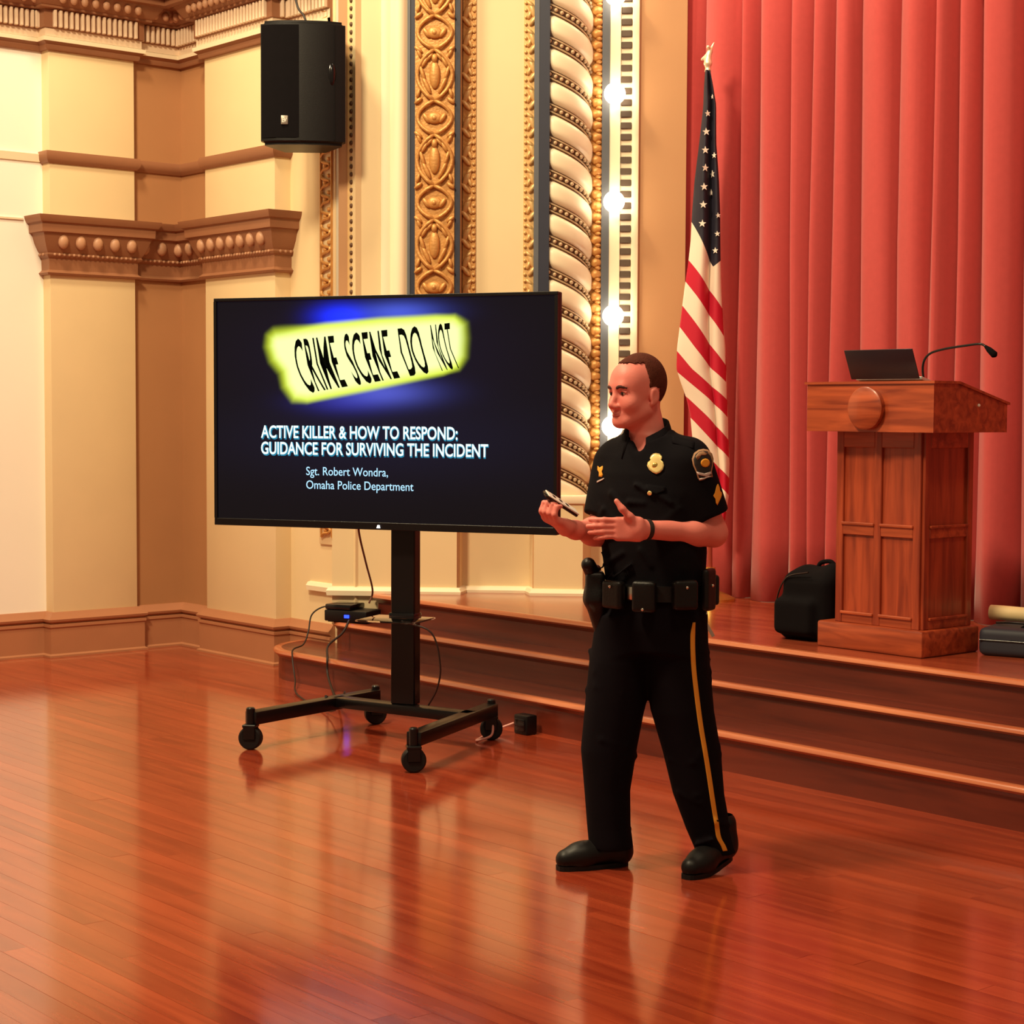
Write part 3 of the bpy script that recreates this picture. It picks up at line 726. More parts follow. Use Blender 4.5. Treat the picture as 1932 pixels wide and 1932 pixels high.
V = np.zeros(len(me.vertices) * 3, np.float32); me.vertices.foreach_get('co', V); V = V.reshape(-1, 3)
a_ = (V[:, 0] - V[:, 0].min()) / (V[:, 0].max() - V[:, 0].min()); b_ = V[:, 1] / .7
g_ = np.where(a_ < .8, a_ * 1.06, .848 + (a_ - .8) * .62)
bx, bz_ = -.40 + g_ * .86, .098 + g_ * .125; tx, tz = -.485 + g_ * .885, .366 + g_ * .075
bow = -.018 * np.sin(np.pi * np.clip(b_, 0, 1))
set_v(me, np.stack([bx + (tx - bx) * b_ + bow, np.full(len(V), -.0054), bz_ + (tz - bz_) * b_], 1)); mesh_obj('slide_tape_lettering', me, m_ink, scr)
m_led = M('standby_light', (1, 1, 1, 1), .4, emis=(1, 1, 1, 1), estr=2.5)
bm = bmesh.new(); prism_bm(bm, [(-.011, -.566), (.007, -.566), (.004, -.552), (-.006, -.552)], 0, .004, Matrix.Translation((0, -.0125, 0)) @ Matrix(((1, 0, 0, 0), (0, 0, -1, 0), (0, 1, 0, 0), (0, 0, 0, 1)))); from_bm('logo_light', bm, m_led, tvo)

cart = empty('television_cart', (0, 0, 0))
tag(cart, 'black rolling television stand with four casters', 'stand')
CC = Vector((-7.375, -.671)); e_ = Vector((math.cos(TVR), math.sin(TVR))); nrm = Vector((-math.sin(TVR), math.cos(TVR)))
cm = Matrix.Translation((CC.x, CC.y, 0)) @ Matrix.Rotation(TVR, 4, 'Z')
bm = bmesh.new(); bbox(bm, -.066, .066, -.035, .035, .185, 1.95, bev=.006, mtx=cm); from_bm('column', bm, m_blkmetal, cart, auto=40)
def beam(name, a, b, w, z0, z1, ext=0):
    a = Vector(a); b = Vector(b); L = (b - a).length; an = math.atan2(b.y - a.y, b.x - a.x)
    return box(name, (-ext, L + ext, -w / 2, w / 2, z0, z1), m_blkmetal, cart, bev=.005, mtx=Matrix.Translation((a.x, a.y, 0)) @ Matrix.Rotation(an, 4, 'Z'))
LF, LB, RF, RB = (-7.655, -1.40), (-7.865, -.50), (-6.70, -1.13), (-7.125, -.32)
beam('leg', LF, LB, .075, .122, .185); beam('leg', RF, RB, .075, .122, .185)
beam('crossbar', (-7.79, -.80), (-6.965, -.57), .085, .135, .185)
for (x, y), an in ((LF, .4), (LB, .7), (RF, .6), (RB, .5)):
    c_ = empty('caster', (x, y, 0)); c_.parent = cart; c_.rotation_euler = (0, 0, PHI + R(90) + (an - .5) * 1.6)
    mw = Matrix.Translation((0, 0, .057)) @ Matrix.Rotation(R(90), 4, 'Y')
    lathe('wheel', [(.02, -.024), (.05, -.024), (.057, -.018), (.057, .018), (.05, .024), (.02, .024)], m_rubber, c_, 22, mw)
    bm = bmesh.new(); bbox(bm, -.032, -.026, -.03, .03, .05, .122, bev=.004); bbox(bm, .026, .032, -.03, .03, .05, .122, bev=.004); bbox(bm, -.034, .034, -.034, .034, .108, .124, bev=.004); from_bm('fork', bm, m_blkmetal, c_)
    lathe('stem', [(.022, .12), (.022, .2), (.016, .206)], m_blkmetal, c_, 14)
m_glass = M('smoked_glass', rgb(236, 226, 214), .02); m_glass.node_tree.nodes['Principled BSDF'].inputs['Transmission Weight'].default_value = 1.0
gs = box('glass_shelf', (-.13, .18, -.30, -.036, .622, .632), m_glass, cart, bev=.003, mtx=cm)
box('shelf_clamp', (-.07, .07, -.05, .045, .605, .645), m_blkgloss, cart, bev=.006, mtx=cm)
bm = bmesh.new(); bbox(bm, -.35, .35, -.044, -.0365, 1.35, 1.43, bev=.002, mtx=cm); from_bm('mount_rail', bm, m_blkmetal, cart)
bm = bmesh.new(); bbox(bm, -.35, .35, -.044, -.0365, 1.75, 1.83, bev=.002, mtx=cm); from_bm('mount_rail', bm, m_blkmetal, cart)

avb = empty('media_player', (-9.33, .395, .349), R(24))
tag(avb, 'small black media box with a blue light on the middle step', 'media box')
box('case', (-.15, .15, -.1, .1, .006, .075), m_blk, avb, bev=.008)
box('upper_case', (-.15, .03, -.09, .09, .076, .11), m_blkgloss, avb, bev=.008)
m_blue = M('blue_indicator', (0, 0, .1, 1), .3, emis=(.01, .03, 1.0, 1), estr=5)
box('indicator', (-.005, .03, -.106, -.099, .03, .05), m_blue, avb, bev=.003)
for q in (-.12, .12): box('foot', (q - .015, q + .015, -.08, .08, 0, .008), m_rubber, avb)
def wire(pts, rad, mat, label, n=6):
    return tag(tube('cable', smooth_path(pts, n), rad, mat), label, 'cable')
wire([(-7.9, -.58, 1.12), (-7.97, -.532, 1.011), (-8.558, -.066, .79), (-9.143, .405, .557), (-9.2, .42, .47)], .006, m_dkcable, 'thin brown cable hanging behind the left half of the television')
wire([(-9.44, .36, .42), (-9.52, .31, .43), (-9.57, .25, .38), (-9.55, .21, .28), (-9.50, .14, .21), (-9.40, .0, .2), (-9.32, -.06, .16), (-9.2, -.12, .05), (-8.9, -.3, .01), (-8.2, -.55, .03), (-7.86, -.70, .19)], .0048, m_cable, 'black cable looping from the media box down to the cart')
wire([(-9.24, .30, .37), (-9.2, .22, .3), (-9.1, .05, .25), (-8.95, -.06, .2), (-8.9, -.09, .1), (-8.5, -.3, .012), (-8.0, -.62, .1), (-7.8, -.86, .19)], .007, m_cable, 'thicker black cable hanging over the lowest step')
wire([(-7.17, -.85, .63), (-7.05, -.76, .58), (-7.03, -.72, .42), (-7.08, -.70, .3), (-7.2, -.66, .2)], .0045, m_cable, 'black cable drooping from the glass shelf')
pb = empty('power_box', (-7.15, -.07, 0), R(0)); tag(pb, 'small black power adapter against the lowest riser', 'power adapter')
box('body', (-.05, .055, -.04, .03, 0, .10), m_blk, pb, bev=.008); box('plug_face', (-.035, .04, -.046, -.038, .02, .08), m_blkgloss, pb, bev=.003)
m_pinkc = M('pale_pink_cord', rgb(214, 150, 140), .5)
wire([(-7.21, -.10, .05), (-7.25, -.18, .02), (-7.2, -.3, .008), (-7.12, -.42, .008), (-7.08, -.36, .03), (-7.10, -.33, .08), (-7.12, -.32, .118)], .006, m_pinkc, 'pale cord running from the power adapter to the cart')

# ------------------------------------------------------------------ lectern
m_oak = wood('oak_lectern', rgb(130, 46, 24), rgb(178, 76, 42), .42, .2, 2, gscale=26)
m_oakh = wood('oak_lectern_cap', rgb(132, 50, 25), rgb(190, 88, 48), .4, .2, 0, gscale=26)
lec = empty('lectern', (0, 0, .514)); tag(lec, 'oak panelled lectern with a round blank medallion', 'lectern')
box('base', (-5.915, -5.285, .735, 1.175, 0, .125), m_oakh, lec, bev=.012)
bm = bmesh.new(); bbox(bm, -5.83, -5.33, .78, 1.15, .12, 1.05)
from_bm('body', bm, m_oak, lec)
def frame_face(u0, u1, y, z0, z1, cols, rows, axis):
    """stiles and rails proud of the body, leaving sunk panels"""
    st = .042; parts = []
    def pc(a0, a1, z0_, z1_, nm):
        if axis == 'v': box(nm, (a0, a1, y - .014, y + .004, z0_, z1_), m_oak if nm == 'stile' else m_oakh, lec, bev=.003, seg=1)
        else: box(nm, (y - .004, y + .014, a0, a1, z0_, z1_), m_oak if nm == 'stile' else m_oakh, lec, bev=.003, seg=1)
    n = cols; wd = (u1 - u0 - st * (n + 1)) / n
    for c in range(n + 1): pc(u0 + c * (wd + st), u0 + c * (wd + st) + st, z0, z1, 'stile')
    for c in range(n):
        a0 = u0 + st + c * (wd + st)
        for zr, hh in rows: pc(a0, a0 + wd, zr, zr + hh, 'rail')
        for zr, hh in rows[:-1]:                                   # little ledge moulding on each rail
            if axis == 'v': box('ledge', (a0 - .004, a0 + wd + .004, y - .024, y, zr + hh - .008, zr + hh + .006), m_oakh, lec, bev=.003, seg=1)
            else: box('ledge', (y, y + .024, a0 - .004, a0 + wd + .004, zr + hh - .008, zr + hh + .006), m_oakh, lec, bev=.003, seg=1)
rws = [(.125, .05), (.55, .055), (.97, .08)]
frame_face(-5.83, -5.33, .78, .125, 1.05, 2, rws, 'v'); frame_face(.78, 1.15, -5.33, .125, 1.05, 1, rws, 'u')
bm = bmesh.new()      # cap: side profile in (v, z) extruded along u
pr = [(.655, 1.045), (1.215, 1.045), (1.215, 1.175), (.83, 1.268), (.655, 1.268)]
prism_bm(bm, pr, -5.925, -5.18, Matrix(((0, 0, 1, 0), (1, 0, 0, 0), (0, 1, 0, 0), (0, 0, 0, 1))))
from_bm('cap', bm, m_oakh, lec)
bm = bmesh.new(); pr2 = [(.645, 1.268), (.832, 1.268), (1.225, 1.173), (1.225, 1.184), (.834, 1.28), (.645, 1.28)]
prism_bm(bm, pr2, -5.935, -5.17, Matrix(((0, 0, 1, 0), (1, 0, 0, 0), (0, 1, 0, 0), (0, 0, 0, 1)))); from_bm('cap_edge', bm, m_oakh, lec)
lathe('medallion', [(.0, -.002), (.098, -.002), (.1, .004), (.1, .026), (.092, .032), (.0, .032)], m_oakh, lec, 40, Matrix.Translation((-5.555, .655, 1.155)) @ Matrix.Rotation(R(90), 4, 'X'))
bm = bmesh.new(); ball_bm(bm, (-5.178, .99, 1.17), .008, 8, 6); from_bm('screw_cap', bm, m_wht, lec, smooth=True)

lap = empty('laptop', (-5.555, .80, 1.794), R(2)); tag(lap, 'open dark laptop on top of the lectern', 'laptop')
m_navyp = M('dark_laptop_lid', rgb(30, 26, 36), .35); m_silver = M('silver_laptop_edge', rgb(215, 225, 222), .3, metal=.4)
box('keyboard_base', (-.19, .19, -.03, .22, .0, .016), m_silver, lap, bev=.004, mtx=Matrix.Translation((0, .03, .002)) @ Matrix.Rotation(R(-13.9), 4, 'X'))
lm = Matrix.Translation((0, -.02, .014)) @ Matrix.Rotation(R(24), 4, 'X')
lid = box('lid', (-.195, .195, -.007, .0, 0, .15), m_navyp, lap, bev=.003, mtx=lm)
box('display', (-.18, .18, .0005, .002, .01, .14), m_blkgloss, lap, mtx=lm)

mic = empty('microphone', (-5.565, 1.10, 1.726)); tag(mic, 'thin gooseneck microphone curving over the lectern', 'microphone')
lathe('mount', [(.022, -.002), (.022, .014), (.012, .03)], m_blkmetal, mic, 16)
npth = smooth_path([(0, 0, .02), (-.02, 0, .14), (.01, 0, .20), (.09, 0, .225), (.22, 0, .24), (.31, 0, .246), (.345, 0, .23)], 6)
tube('gooseneck', npth, .0058, m_blkmetal, mic)
tube('capsule', [(.338, 0, .235), (.36, 0, .218), (.39, 0, .194), (.398, 0, .188)], [.007, .014, .017, .008], m_blkmat, mic, 12)

# ------------------------------------------------------------------ bags on the stage
s = SDF((-.32, -.2, -.02), (.3, .25, .5), .009)
s.rbox((-.02, .0, .17), (.15, .12, .17), .06, k=.02); s.cone((-.15, -.02, .07), (-.07, .0, .31), .075, .06, k=.06); s.cone((.03, 0, .3), (.08, .0, .34), .06, .05, k=.06)
s.rbox((-.06, -.12, .12), (.12, .04, .09), .03, k=.03)
s.loft([-.05, 0], [0, 0], [0, 0], [.5, .5], [.5, .5], op='s', k=.005)
bag = empty('backpack', (-6.06, .93, .514), R(4)); tag(bag, 'slumped black backpack leaning beside the lectern', 'backpack')
mesh_obj('bag_body', s.mesh('bag_body'), m_blkmat, bag)
tube('zip', smooth_path([(-.2, -.09, .1), (-.19, -.105, .2), (-.12, -.12, .31), (.02, -.13, .345)], 6), .004, m_blkgloss, bag)
tube('carry_loop', smooth_path([(-.02, 0, .35), (.0, 0, .385), (.06, 0, .395), (.09, 0, .37)], 6), .011, m_blkmat, bag)
m_slatebag = M('dark_blue_grey_case', rgb(44, 46, 58), .6, var=.2, scale=12)
cs = empty('equipment_case', (-4.98, 1.33, .514), R(18)); tag(cs, 'dark blue-grey soft case lying right of the lectern', 'case')
s = SDF((-.34, -.24, -.02), (.5, .24, .2), .008); s.rbox((.08, 0, .066), (.38, .2, .066), .03)
mesh_obj('case_body', s.mesh('case_body'), m_slatebag, cs); tube('handle', smooth_path([(-.12, -.1, .128), (-.06, -.11, .16), (.06, -.11, .162), (.12, -.1, .128)], 6), .009, m_blkmat, cs)
tube('zip', [(-.29, -.202, .075), (.44, -.202, .075)], .004, m_blkgloss, cs)
m_paper = M('cream_paper', rgb(240, 214, 160), .6, var=.06, scale=8)
pr_ = empty('paper_roll', (-4.97, 1.40, .676), R(14)); tag(pr_, 'rolled cream paper lying on the dark case', 'paper roll')
bm = bmesh.new(); tube_bm(bm, [(-.36, 0, .014), (-.3, 0, .014), (-.12, 0, .012), (-.1, 0, .0), (.5, 0, .0)], [.036, .036, .034, .024, .024], 14); from_bm('paper', bm, m_paper, pr_, auto=60)
lathe('end_core', [(.0, 0), (.012, 0), (.012, .01), (0, .01)], m_blkgloss, pr_, 14, Matrix.Translation((-.366, 0, .014)) @ Matrix.Rotation(R(90), 4, 'Y'))
wire([(-5.22, 1.22, .655), (-5.12, 1.2, .665), (-5.02, 1.24, .663), (-4.94, 1.3, .664)], .006, m_cable, 'short black cable lying on the dark case')

# ------------------------------------------------------------------ flag on its stand
FB = (-7.745, 1.9, .514)
flag = empty('flag', FB, PHI); tag(flag, 'draped stars and stripes flag hanging furled from its pole', 'flag')
stand = empty('flag_stand', FB, PHI); tag(stand, 'brass flagpole with eagle finial on a round base', 'flagpole')
m_pole = M('red_brown_pole', rgb(150, 60, 44), .35)
lathe('stand_base', [(.0, 0), (.15, 0), (.15, .015), (.11, .035), (.05, .06), (.03, .1), (.03, .2), (.0, .2)], m_brass, stand, 28)
tube('pole', [(0, 0, .05), (-.02, .015, 1.6), (-.043, .022, 3.17)], .014, m_pole, stand, 12)
s = SDF((-.16, -.08, -.03), (.16, .08, .18), .005)
s.cone((0, 0, -.02), (0, 0, .01), .02, .014, k=.005); s.ell((0, 0, .025), (.026, .026, .026), k=.008); s.cone((0, 0, .05), (0.012, -.005, .1), .02, .014, k=.012); s.ell((-.002, -.018, .118), (.012, .016, .012), k=.01)
s.cone((.0, .0, .075), (-.035, .012, .05), .014, .008, k=.01); s.cone((.01, .0, .09), (.036, .0, .15), .013, .005, k=.01); s.cone((.0, 0, .055), (0, .03, .03), .012, .008, k=.01)
mesh_obj('eagle_finial', s.mesh('eagle_finial'), M('bright_gilded_metal', rgb(255, 240, 210), .3, metal=.5), stand).location = (-.043, .022, 3.18)
rowsF = [(135, 1321, 1330), (165, 1319, 1336), (200, 1318, 1342), (270, 1311, 1343), (340, 1303, 1349), (400, 1299, 1352), (450, 1297, 1353), (490, 1293, 1354), (540, 1286, 1356), (600, 1279, 1360),
         (650, 1273, 1365), (690, 1272, 1367), (715, 1280, 1368), (745, 1291, 1369), (780, 1299, 1371), (830, 1304, 1373), (870, 1312, 1375), (930, 1322, 1374), (985, 1334, 1366)]
ry_ = np.array([r_[0] for r_ in rowsF], float); rl = np.array([r_[1] for r_ in rowsF], float); rr_ = np.array([r_[2] for r_ in rowsF], float)
KX = 314.0
def fz(py): return 3.16 - (py - 135) / KX               # metres above the stage
def fpy(z): return 135 + (3.16 - z) * KX
def fold(t, z):
    """depth of the front cloth: one broad swell, then a valley and a second narrow fold"""
    a = -.055 * math.sin(math.pi * min(t / .66, 1)) ** .7 if t < .66 else -.045 * math.sin(math.pi * (t - .66) / .34) ** .8
    return a - .012 * math.sin(9 * t + z * 2)
NT_ = 44; NRW = 110
bm = bmesh.new(); lph = bm.verts.layers.float.new('stripe'); lcn = bm.verts.layers.float.new('canton'); ring = []
for i in range(NRW + 1):
    py = 135 + (985 - 135) * i / NRW; z = fz(py); xl = np.interp(py, ry_, rl); xr = np.interp(py, ry_, rr_); amp = min(1, .35 + (xr - xl) / 70)
    row = []
    for side in (0, 1):
        for j in range(NT_):
            t = j / NT_ if side == 0 else 1 - j / NT_
            px = xl + (xr - xl) * t
            y = fold(t, z) * amp if side == 0 else .02 + .03 * amp * (math.sin(math.pi * t) ** .6 + .5 * math.sin(t * 14) * math.sin(math.pi * t))
            v = bm.verts.new(((px - 1340) / KX, y, z))
            v[lph] = max(-.5, (py - 487 - 1.2 * (px - xl)) / 85.0 + (0 if side == 0 else .4))
            v[lcn] = ((415 + (px - 1298) * 2.1) if px < 1338 else (500 - (px - 1338) * .8)) - py
            row.append(v)
    ring.append(row)
n_ = 2 * NT_
for i in range(NRW):
    for j in range(n_): bm.faces.new((ring[i][j], ring[i][(j + 1) % n_], ring[i + 1][(j + 1) % n_], ring[i + 1][j]))
bm.faces.new(ring[0]); bm.faces.new(ring[-1][::-1])
m_flag = bpy.data.materials.new('flag_cloth'); m_flag.use_nodes = True; nt = m_flag.node_tree; b = nt.nodes['Principled BSDF']; b.inputs['Roughness'].default_value = .7
def nd(t, **kw):
    n = nt.nodes.new(t)
    for k, v in kw.items(): setattr(n, k, v)
    return n
a1 = nd('ShaderNodeAttribute', attribute_name='stripe'); fr_ = nd('ShaderNodeMath', operation='FRACT'); lt = nd('ShaderNodeMath', operation='LESS_THAN'); lt.inputs[1].default_value = .47
nt.links.new(a1.outputs['Fac'], fr_.inputs[0]); nt.links.new(fr_.outputs[0], lt.inputs[0])
mx = nd('ShaderNodeMix', data_type='RGBA'); mx.inputs[6].default_value = rgb(244, 226, 206); mx.inputs[7].default_value = rgb(196, 4, 46); nt.links.new(lt.outputs[0], mx.inputs[0])
a2 = nd('ShaderNodeAttribute', attribute_name='canton'); gt = nd('ShaderNodeMath', operation='GREATER_THAN'); gt.inputs[1].default_value = 0; nt.links.new(a2.outputs['Fac'], gt.inputs[0])
mx2 = nd('ShaderNodeMix', data_type='RGBA'); mx2.inputs[7].default_value = rgb(30, 26, 44); nt.links.new(mx.outputs[2], mx2.inputs[6]); nt.links.new(gt.outputs[0], mx2.inputs[0]); nt.links.new(mx2.outputs[2], b.inputs['Base Color'])
cloth = from_bm('cloth', bm, m_flag, flag, smooth=True)
m_star = M('white_star_cloth', rgb(246, 236, 224), .7)
bm = bmesh.new(); prism_bm(bm, [((.0235 if k % 2 == 0 else .0098) * math.sin(math.pi * k / 5), (.0235 if k % 2 == 0 else .0098) * math.cos(math.pi * k / 5)) for k in range(10)], 0, .003)
st_me = bpy.data.meshes.new('star'); bmesh.ops.recalc_face_normals(bm, faces=bm.faces[:]); bm.to_mesh(st_me); bm.free(); st_me.materials.append(m_star)
for k, (px, py, s_) in enumerate(((1324.5, 217, .85), (1322, 251, 1), (1320.5, 285, 1), (1338, 294, .8), (1320.5, 318, 1), (1336, 328, 1), (1318.6, 353, 1), (1334.5, 362, .95), (1317.4, 386, 1), (1316, 421, 1), (1346, 405, .7), (1345, 439, .75), (1342, 470, .85), (1334, 185, .6))):
    z = fz(py); xl = np.interp(py, ry_, rl); xr = np.interp(py, ry_, rr_); t = (px - xl) / (xr - xl); amp = min(1, .35 + (xr - xl) / 70)
    dt = .05; y0, y1 = fold(max(0, t - dt), z) * amp, fold(min(1, t + dt), z) * amp; slope = math.atan2(y1 - y0, 2 * dt * (xr - xl) / KX)
    o = mesh_obj('star', st_me, None, cloth); o.location = ((px - 1340) / KX, fold(t, z) * amp - .004, z); o.rotation_euler = Matrix.Rotation(slope * .9, 3, 'Z').to_4x4().to_euler()
    o.rotation_euler = (Matrix.Rotation(slope * .9, 3, 'Z') @ Matrix.Rotation(R(90), 3, 'X') @ Matrix.Rotation(R(8 - 3 * (k % 5)), 3, 'Z')).to_euler(); o.scale = (s_ , s_, 1)

# ------------------------------------------------------------------ the person
# local frame: x to the right seen from the hall, -y towards the hall, z up; origin on the floor between the feet
PX = (-4.727, -1.573, 0.0)
per = empty('person', PX, PHI)
tag(per, 'person in dark police uniform gesturing with both hands and holding a small remote', 'person')
m_skin = M('skin', rgb(238, 136, 124), .5, var=.10, scale=14, bump=.05, bscale=180)
_b = m_skin.node_tree.nodes['Principled BSDF']; _b.inputs['Subsurface Weight'].default_value = .15; _b.inputs['Subsurface Radius'].default_value = (.02, .008, .004); _b.inputs['Subsurface Scale'].default_value = .3
m_shirt = M('navy_black_uniform_shirt', rgb(15, 12, 17), .9, var=.2, scale=14, bump=.08, bscale=220, spec=.12)
m_trous = M('navy_black_uniform_trousers', rgb(16, 12, 18), .92, var=.2, scale=14, spec=.1)
m_leather = M('black_duty_leather', rgb(10, 8, 9), .45, spec=.35, bump=.1, bscale=120)
m_shoe = M('black_boot_leather', rgb(15, 11, 12), .45, spec=.3)
m_hair = M('short_brown_hair', rgb(88, 42, 31), .8, spec=.15, var=.35, scale=60, bump=.5, bscale=260)
m_yel = M('gold_trouser_stripe', rgb(232, 160, 48), .6)
m_badge = M('gold_badge_metal', rgb(255, 226, 150), .3, metal=.55)

YT = R(30)                                        # torso turned to the viewer's left
tl = Vector((math.cos(YT), -math.sin(YT), 0)); tf_ = Vector((-math.sin(YT), -math.cos(YT), 0))
YH = R(55)                                        # head turned further
hl = Vector((math.cos(YH), -math.sin(YH), 0)); hf = Vector((-math.sin(YH), -math.cos(YH), 0)); HZ = Vector((0, 0, 1))
HC = Vector((-.047, .0, 1.706))
def hp(a, b, c): return HC + hl * a + hf * b + HZ * c
HROT = np.array([[hl.x, hf.x, 0], [hl.y, hf.y, 0], [0, 0, 1]], np.float32)
def T(l, f, z, cx=.0, cy=.01): return (cx + tl.x * l + tf_.x * f, cy + tl.y * l + tf_.y * f, z)

LS, LE, LW = (.138, -.085, 1.475), (.222, -.055, 1.222), (-.036, -.215, 1.243)
RS, RE, RW = (-.125, .105, 1.465), (-.172, .07, 1.215), (-.268, -.150, 1.236)

b = SDF((-.46, -.42, .06), (.40, .30, 1.88), .0045)
# trunk and legs under the clothes
b.loft([.88, 1.0, 1.15, 1.3, 1.42, 1.5, 1.56], [.005] * 7, [.01] * 7, [.14, .145, .15, .16, .165, .13, .07], [.1, .1, .105, .11, .1, .08, .06], yaw=-YT, k=.02)
b.cone((-.09, .04, .9), (-.13, .045, .45), .085, .06, k=.03); b.cone((-.13, .045, .45), (-.135, .06, .1), .06, .04, k=.02)
b.cone((.09, -.02, .9), (.155, -.02, .45), .085, .06, k=.03); b.cone((.155, -.02, .45), (.24, .03, .12), .06, .04, k=.02)
# neck and head
b.cone(T(0, -.01, 1.50), hp(0, -.03, -.05), .066, .058, k=.03)
b.ell(hp(0, -.014, .046), (.076, .1, .1), HROT, k=.02)
b.ell(hp(0, .034, -.012), (.062, .066, .105), HROT, k=.03)
b.ell(hp(0, .05, .05), (.06, .05, .06), HROT, k=.03)
b.cone(hp(.052, .0, -.052), hp(.022, .07, -.092), .02, .018, k=.025); b.cone(hp(-.052, .0, -.052), hp(-.022, .07, -.092), .02, .018, k=.025)
b.ell(hp(0, .074, -.094), (.03, .022, .02), HROT, k=.02)
b.cone(hp(-.03, .09, .03), hp(.03, .09, .03), .012, .012, k=.02)
for sg in (1, -1):
    b.ell(hp(sg * .04, .064, -.03), (.026, .026, .026), HROT, k=.025)
    b.ell(hp(sg * .031, .112, .007), (.02, .02, .013), HROT, k=.012, op='s')
    b.ell(hp(sg * .0135, .106, -.041), (.009, .011, .009), HROT, k=.008)
    b.ell(hp(sg * .077, -.016, -.002), (.011, .021, .032), HROT, k=.006); b.ell(hp(sg * .088, -.012, .0), (.006, .01, .017), HROT, k=.006, op='s'); b.ell(hp(sg * .075, -.008, -.03), (.008, .01, .01), HROT, k=.006)
b.cone(hp(0, .094, .014), hp(0, .118, -.034), .0085, .0115, k=.012)
b.cone(hp(-.02, .088, -.066), hp(0, .1, -.064), .0065, .0075, k=.008); b.cone(hp(.02, .088, -.066), hp(0, .1, -.064), .0065, .0075, k=.008)
b.cone(hp(-.016, .088, -.077), hp(.016, .088, -.077), .008, .008, k=.01)
b.cone(hp(-.024, .099, -.071), hp(.024, .099, -.071), .003, .003, k=.004, op='s')
# arms
for S_, E_, W__ in ((LS, LE, LW), (RS, RE, RW)):
    b.cone(S_, E_, .055, .046, k=.03); b.cone(E_, W__, .045, .031, k=.03)
    mid = Vector(E_).lerp(Vector(W__), .28); b.ell(tuple(mid), (.05, .05, .046), k=.04)
# left hand: open, thumb up, fingers towards the viewer's left
HX, HY = -.03, .02
b.cone(LW, (-.03 + HX, -.262 + HY, 1.246), .028, .03, k=.025)
b.rbox((-.062 + HX, -.268 + HY, 1.246), (.05, .016, .042), .014, k=.025)
for (kz, tz_, L, r0) in ((1.277, 1.281, .088, .0098), (1.258, 1.259, .097, .01), (1.239, 1.237, .09, .0096), (1.221, 1.217, .072, .0086)):
    fx = -.104 + HX
    k0 = (fx, -.272 + HY, kz); k1 = (fx - L * .46, -.276 + HY, kz + .35 * (tz_ - kz)); k2 = (fx - L * .76, -.268 + HY, kz + .7 * (tz_ - kz) - .002); k3 = (fx - L, -.256 + HY, tz_ - .004)
    b.chain([(-.07 + HX, -.268 + HY, kz), k0, k1, k2, k3], [r0, r0 * 1.04, r0, r0 * .95, r0 * .82], k=.004)
b.chain([(-.03 + HX, -.27 + HY, 1.262), (-.058 + HX, -.285 + HY, 1.290), (-.084 + HX, -.292 + HY, 1.317), (-.104 + HX, -.290 + HY, 1.344)], [.017, .0135, .0115, .0092], k=.01)
# right hand: palm up, curled round the remote
b.cone(RW, (-.305, -.19, 1.246), .028, .03, k=.025)
HA = Vector((-.62, -.70, .34)).normalized()      # pointing direction of the hand
HS_ = Vector((.70, -.68, -.15)).normalized(); HN = HA.cross(HS_).normalized() * -1
if HN.z < 0: HN = -HN
RP = Vector((-.332, -.205, 1.266))
hrot = np.array([[HA.x, HS_.x, HN.x], [HA.y, HS_.y, HN.y], [HA.z, HS_.z, HN.z]], np.float32)
b.rbox(tuple(RP), (.046, .042, .016), .014, hrot, k=.025)
for q, L in ((-.031, .9), (-.011, 1.0), (.01, .96), (.030, .8)):
    k0 = RP + HA * .040 + HS_ * q; k1 = k0 + HA * .028 * L + HN * .014; k2 = k1 + HA * .002 + HN * .034 * L; k3 = k2 - HA * .022 * L + HN * .008
    b.chain([tuple(RP + HA * .012 + HS_ * q), tuple(k0), tuple(k1), tuple(k2), tuple(k3)], [.0102, .0104, .0098, .0092, .0082], k=.004)
th0 = RP - HA * .022 - HS_ * .036 + HN * .006
b.chain([tuple(th0), tuple(th0 + HA * .026 - HS_ * .016 + HN * .020), tuple(th0 + HA * .05 - HS_ * .006 + HN * .036), tuple(th0 + HA * .068 + HS_ * .008 + HN * .043)], [.016, .0135, .0115, .0092], k=.01)
body = mesh_obj('body', b.mesh('body', 2), m_skin, per)
body['label'] = 'head, forearms and hands with light reddish skin'

# hair, brows, eyes, lips
h = SDF(tuple(HC + Vector((-.16, -.16, -.06))), tuple(HC + Vector((.16, .16, .18))), .004)
h.ell(hp(0, -.014, .048), (.0795, .1045, .1045), HROT, k=.002); h.ell(hp(0, .05, .052), (.06, .053, .06), HROT, k=.03)
def hair_cut(X, Y, Z):
    bb__ = (X - HC.x) * hf.x + (Y - HC.y) * hf.y + .003 * np.sin(310 * (X - Y) + 170 * Z); cc = Z - HC.z + .002 * np.sin(240 * (X + Y))
    side = np.maximum(bb__ - (.004 + .12 * np.clip(cc - .03, 0, .1)), .026 - cc); top = np.maximum(.112 - cc, bb__ - .074); nape = np.maximum(bb__ + .045, -.052 - cc)
    return np.minimum(np.minimum(side, top), nape)
sl, X, Y, Z = h._sl((-9, -9, -9), (9, 9, 9)); h.f[sl] = np.maximum(h.f[sl], hair_cut(X, Y, Z))
mesh_obj('hair', h.mesh('hair', 1), m_hair, per)
m_eye = M('eye_white', rgb(214, 190, 176), .25); m_iris = M('dark_iris', rgb(34, 20, 18), .2); m_brow = M('brown_eyebrow', rgb(70, 32, 26), .8); m_lip = M('lip_skin', rgb(196, 92, 84), .45)
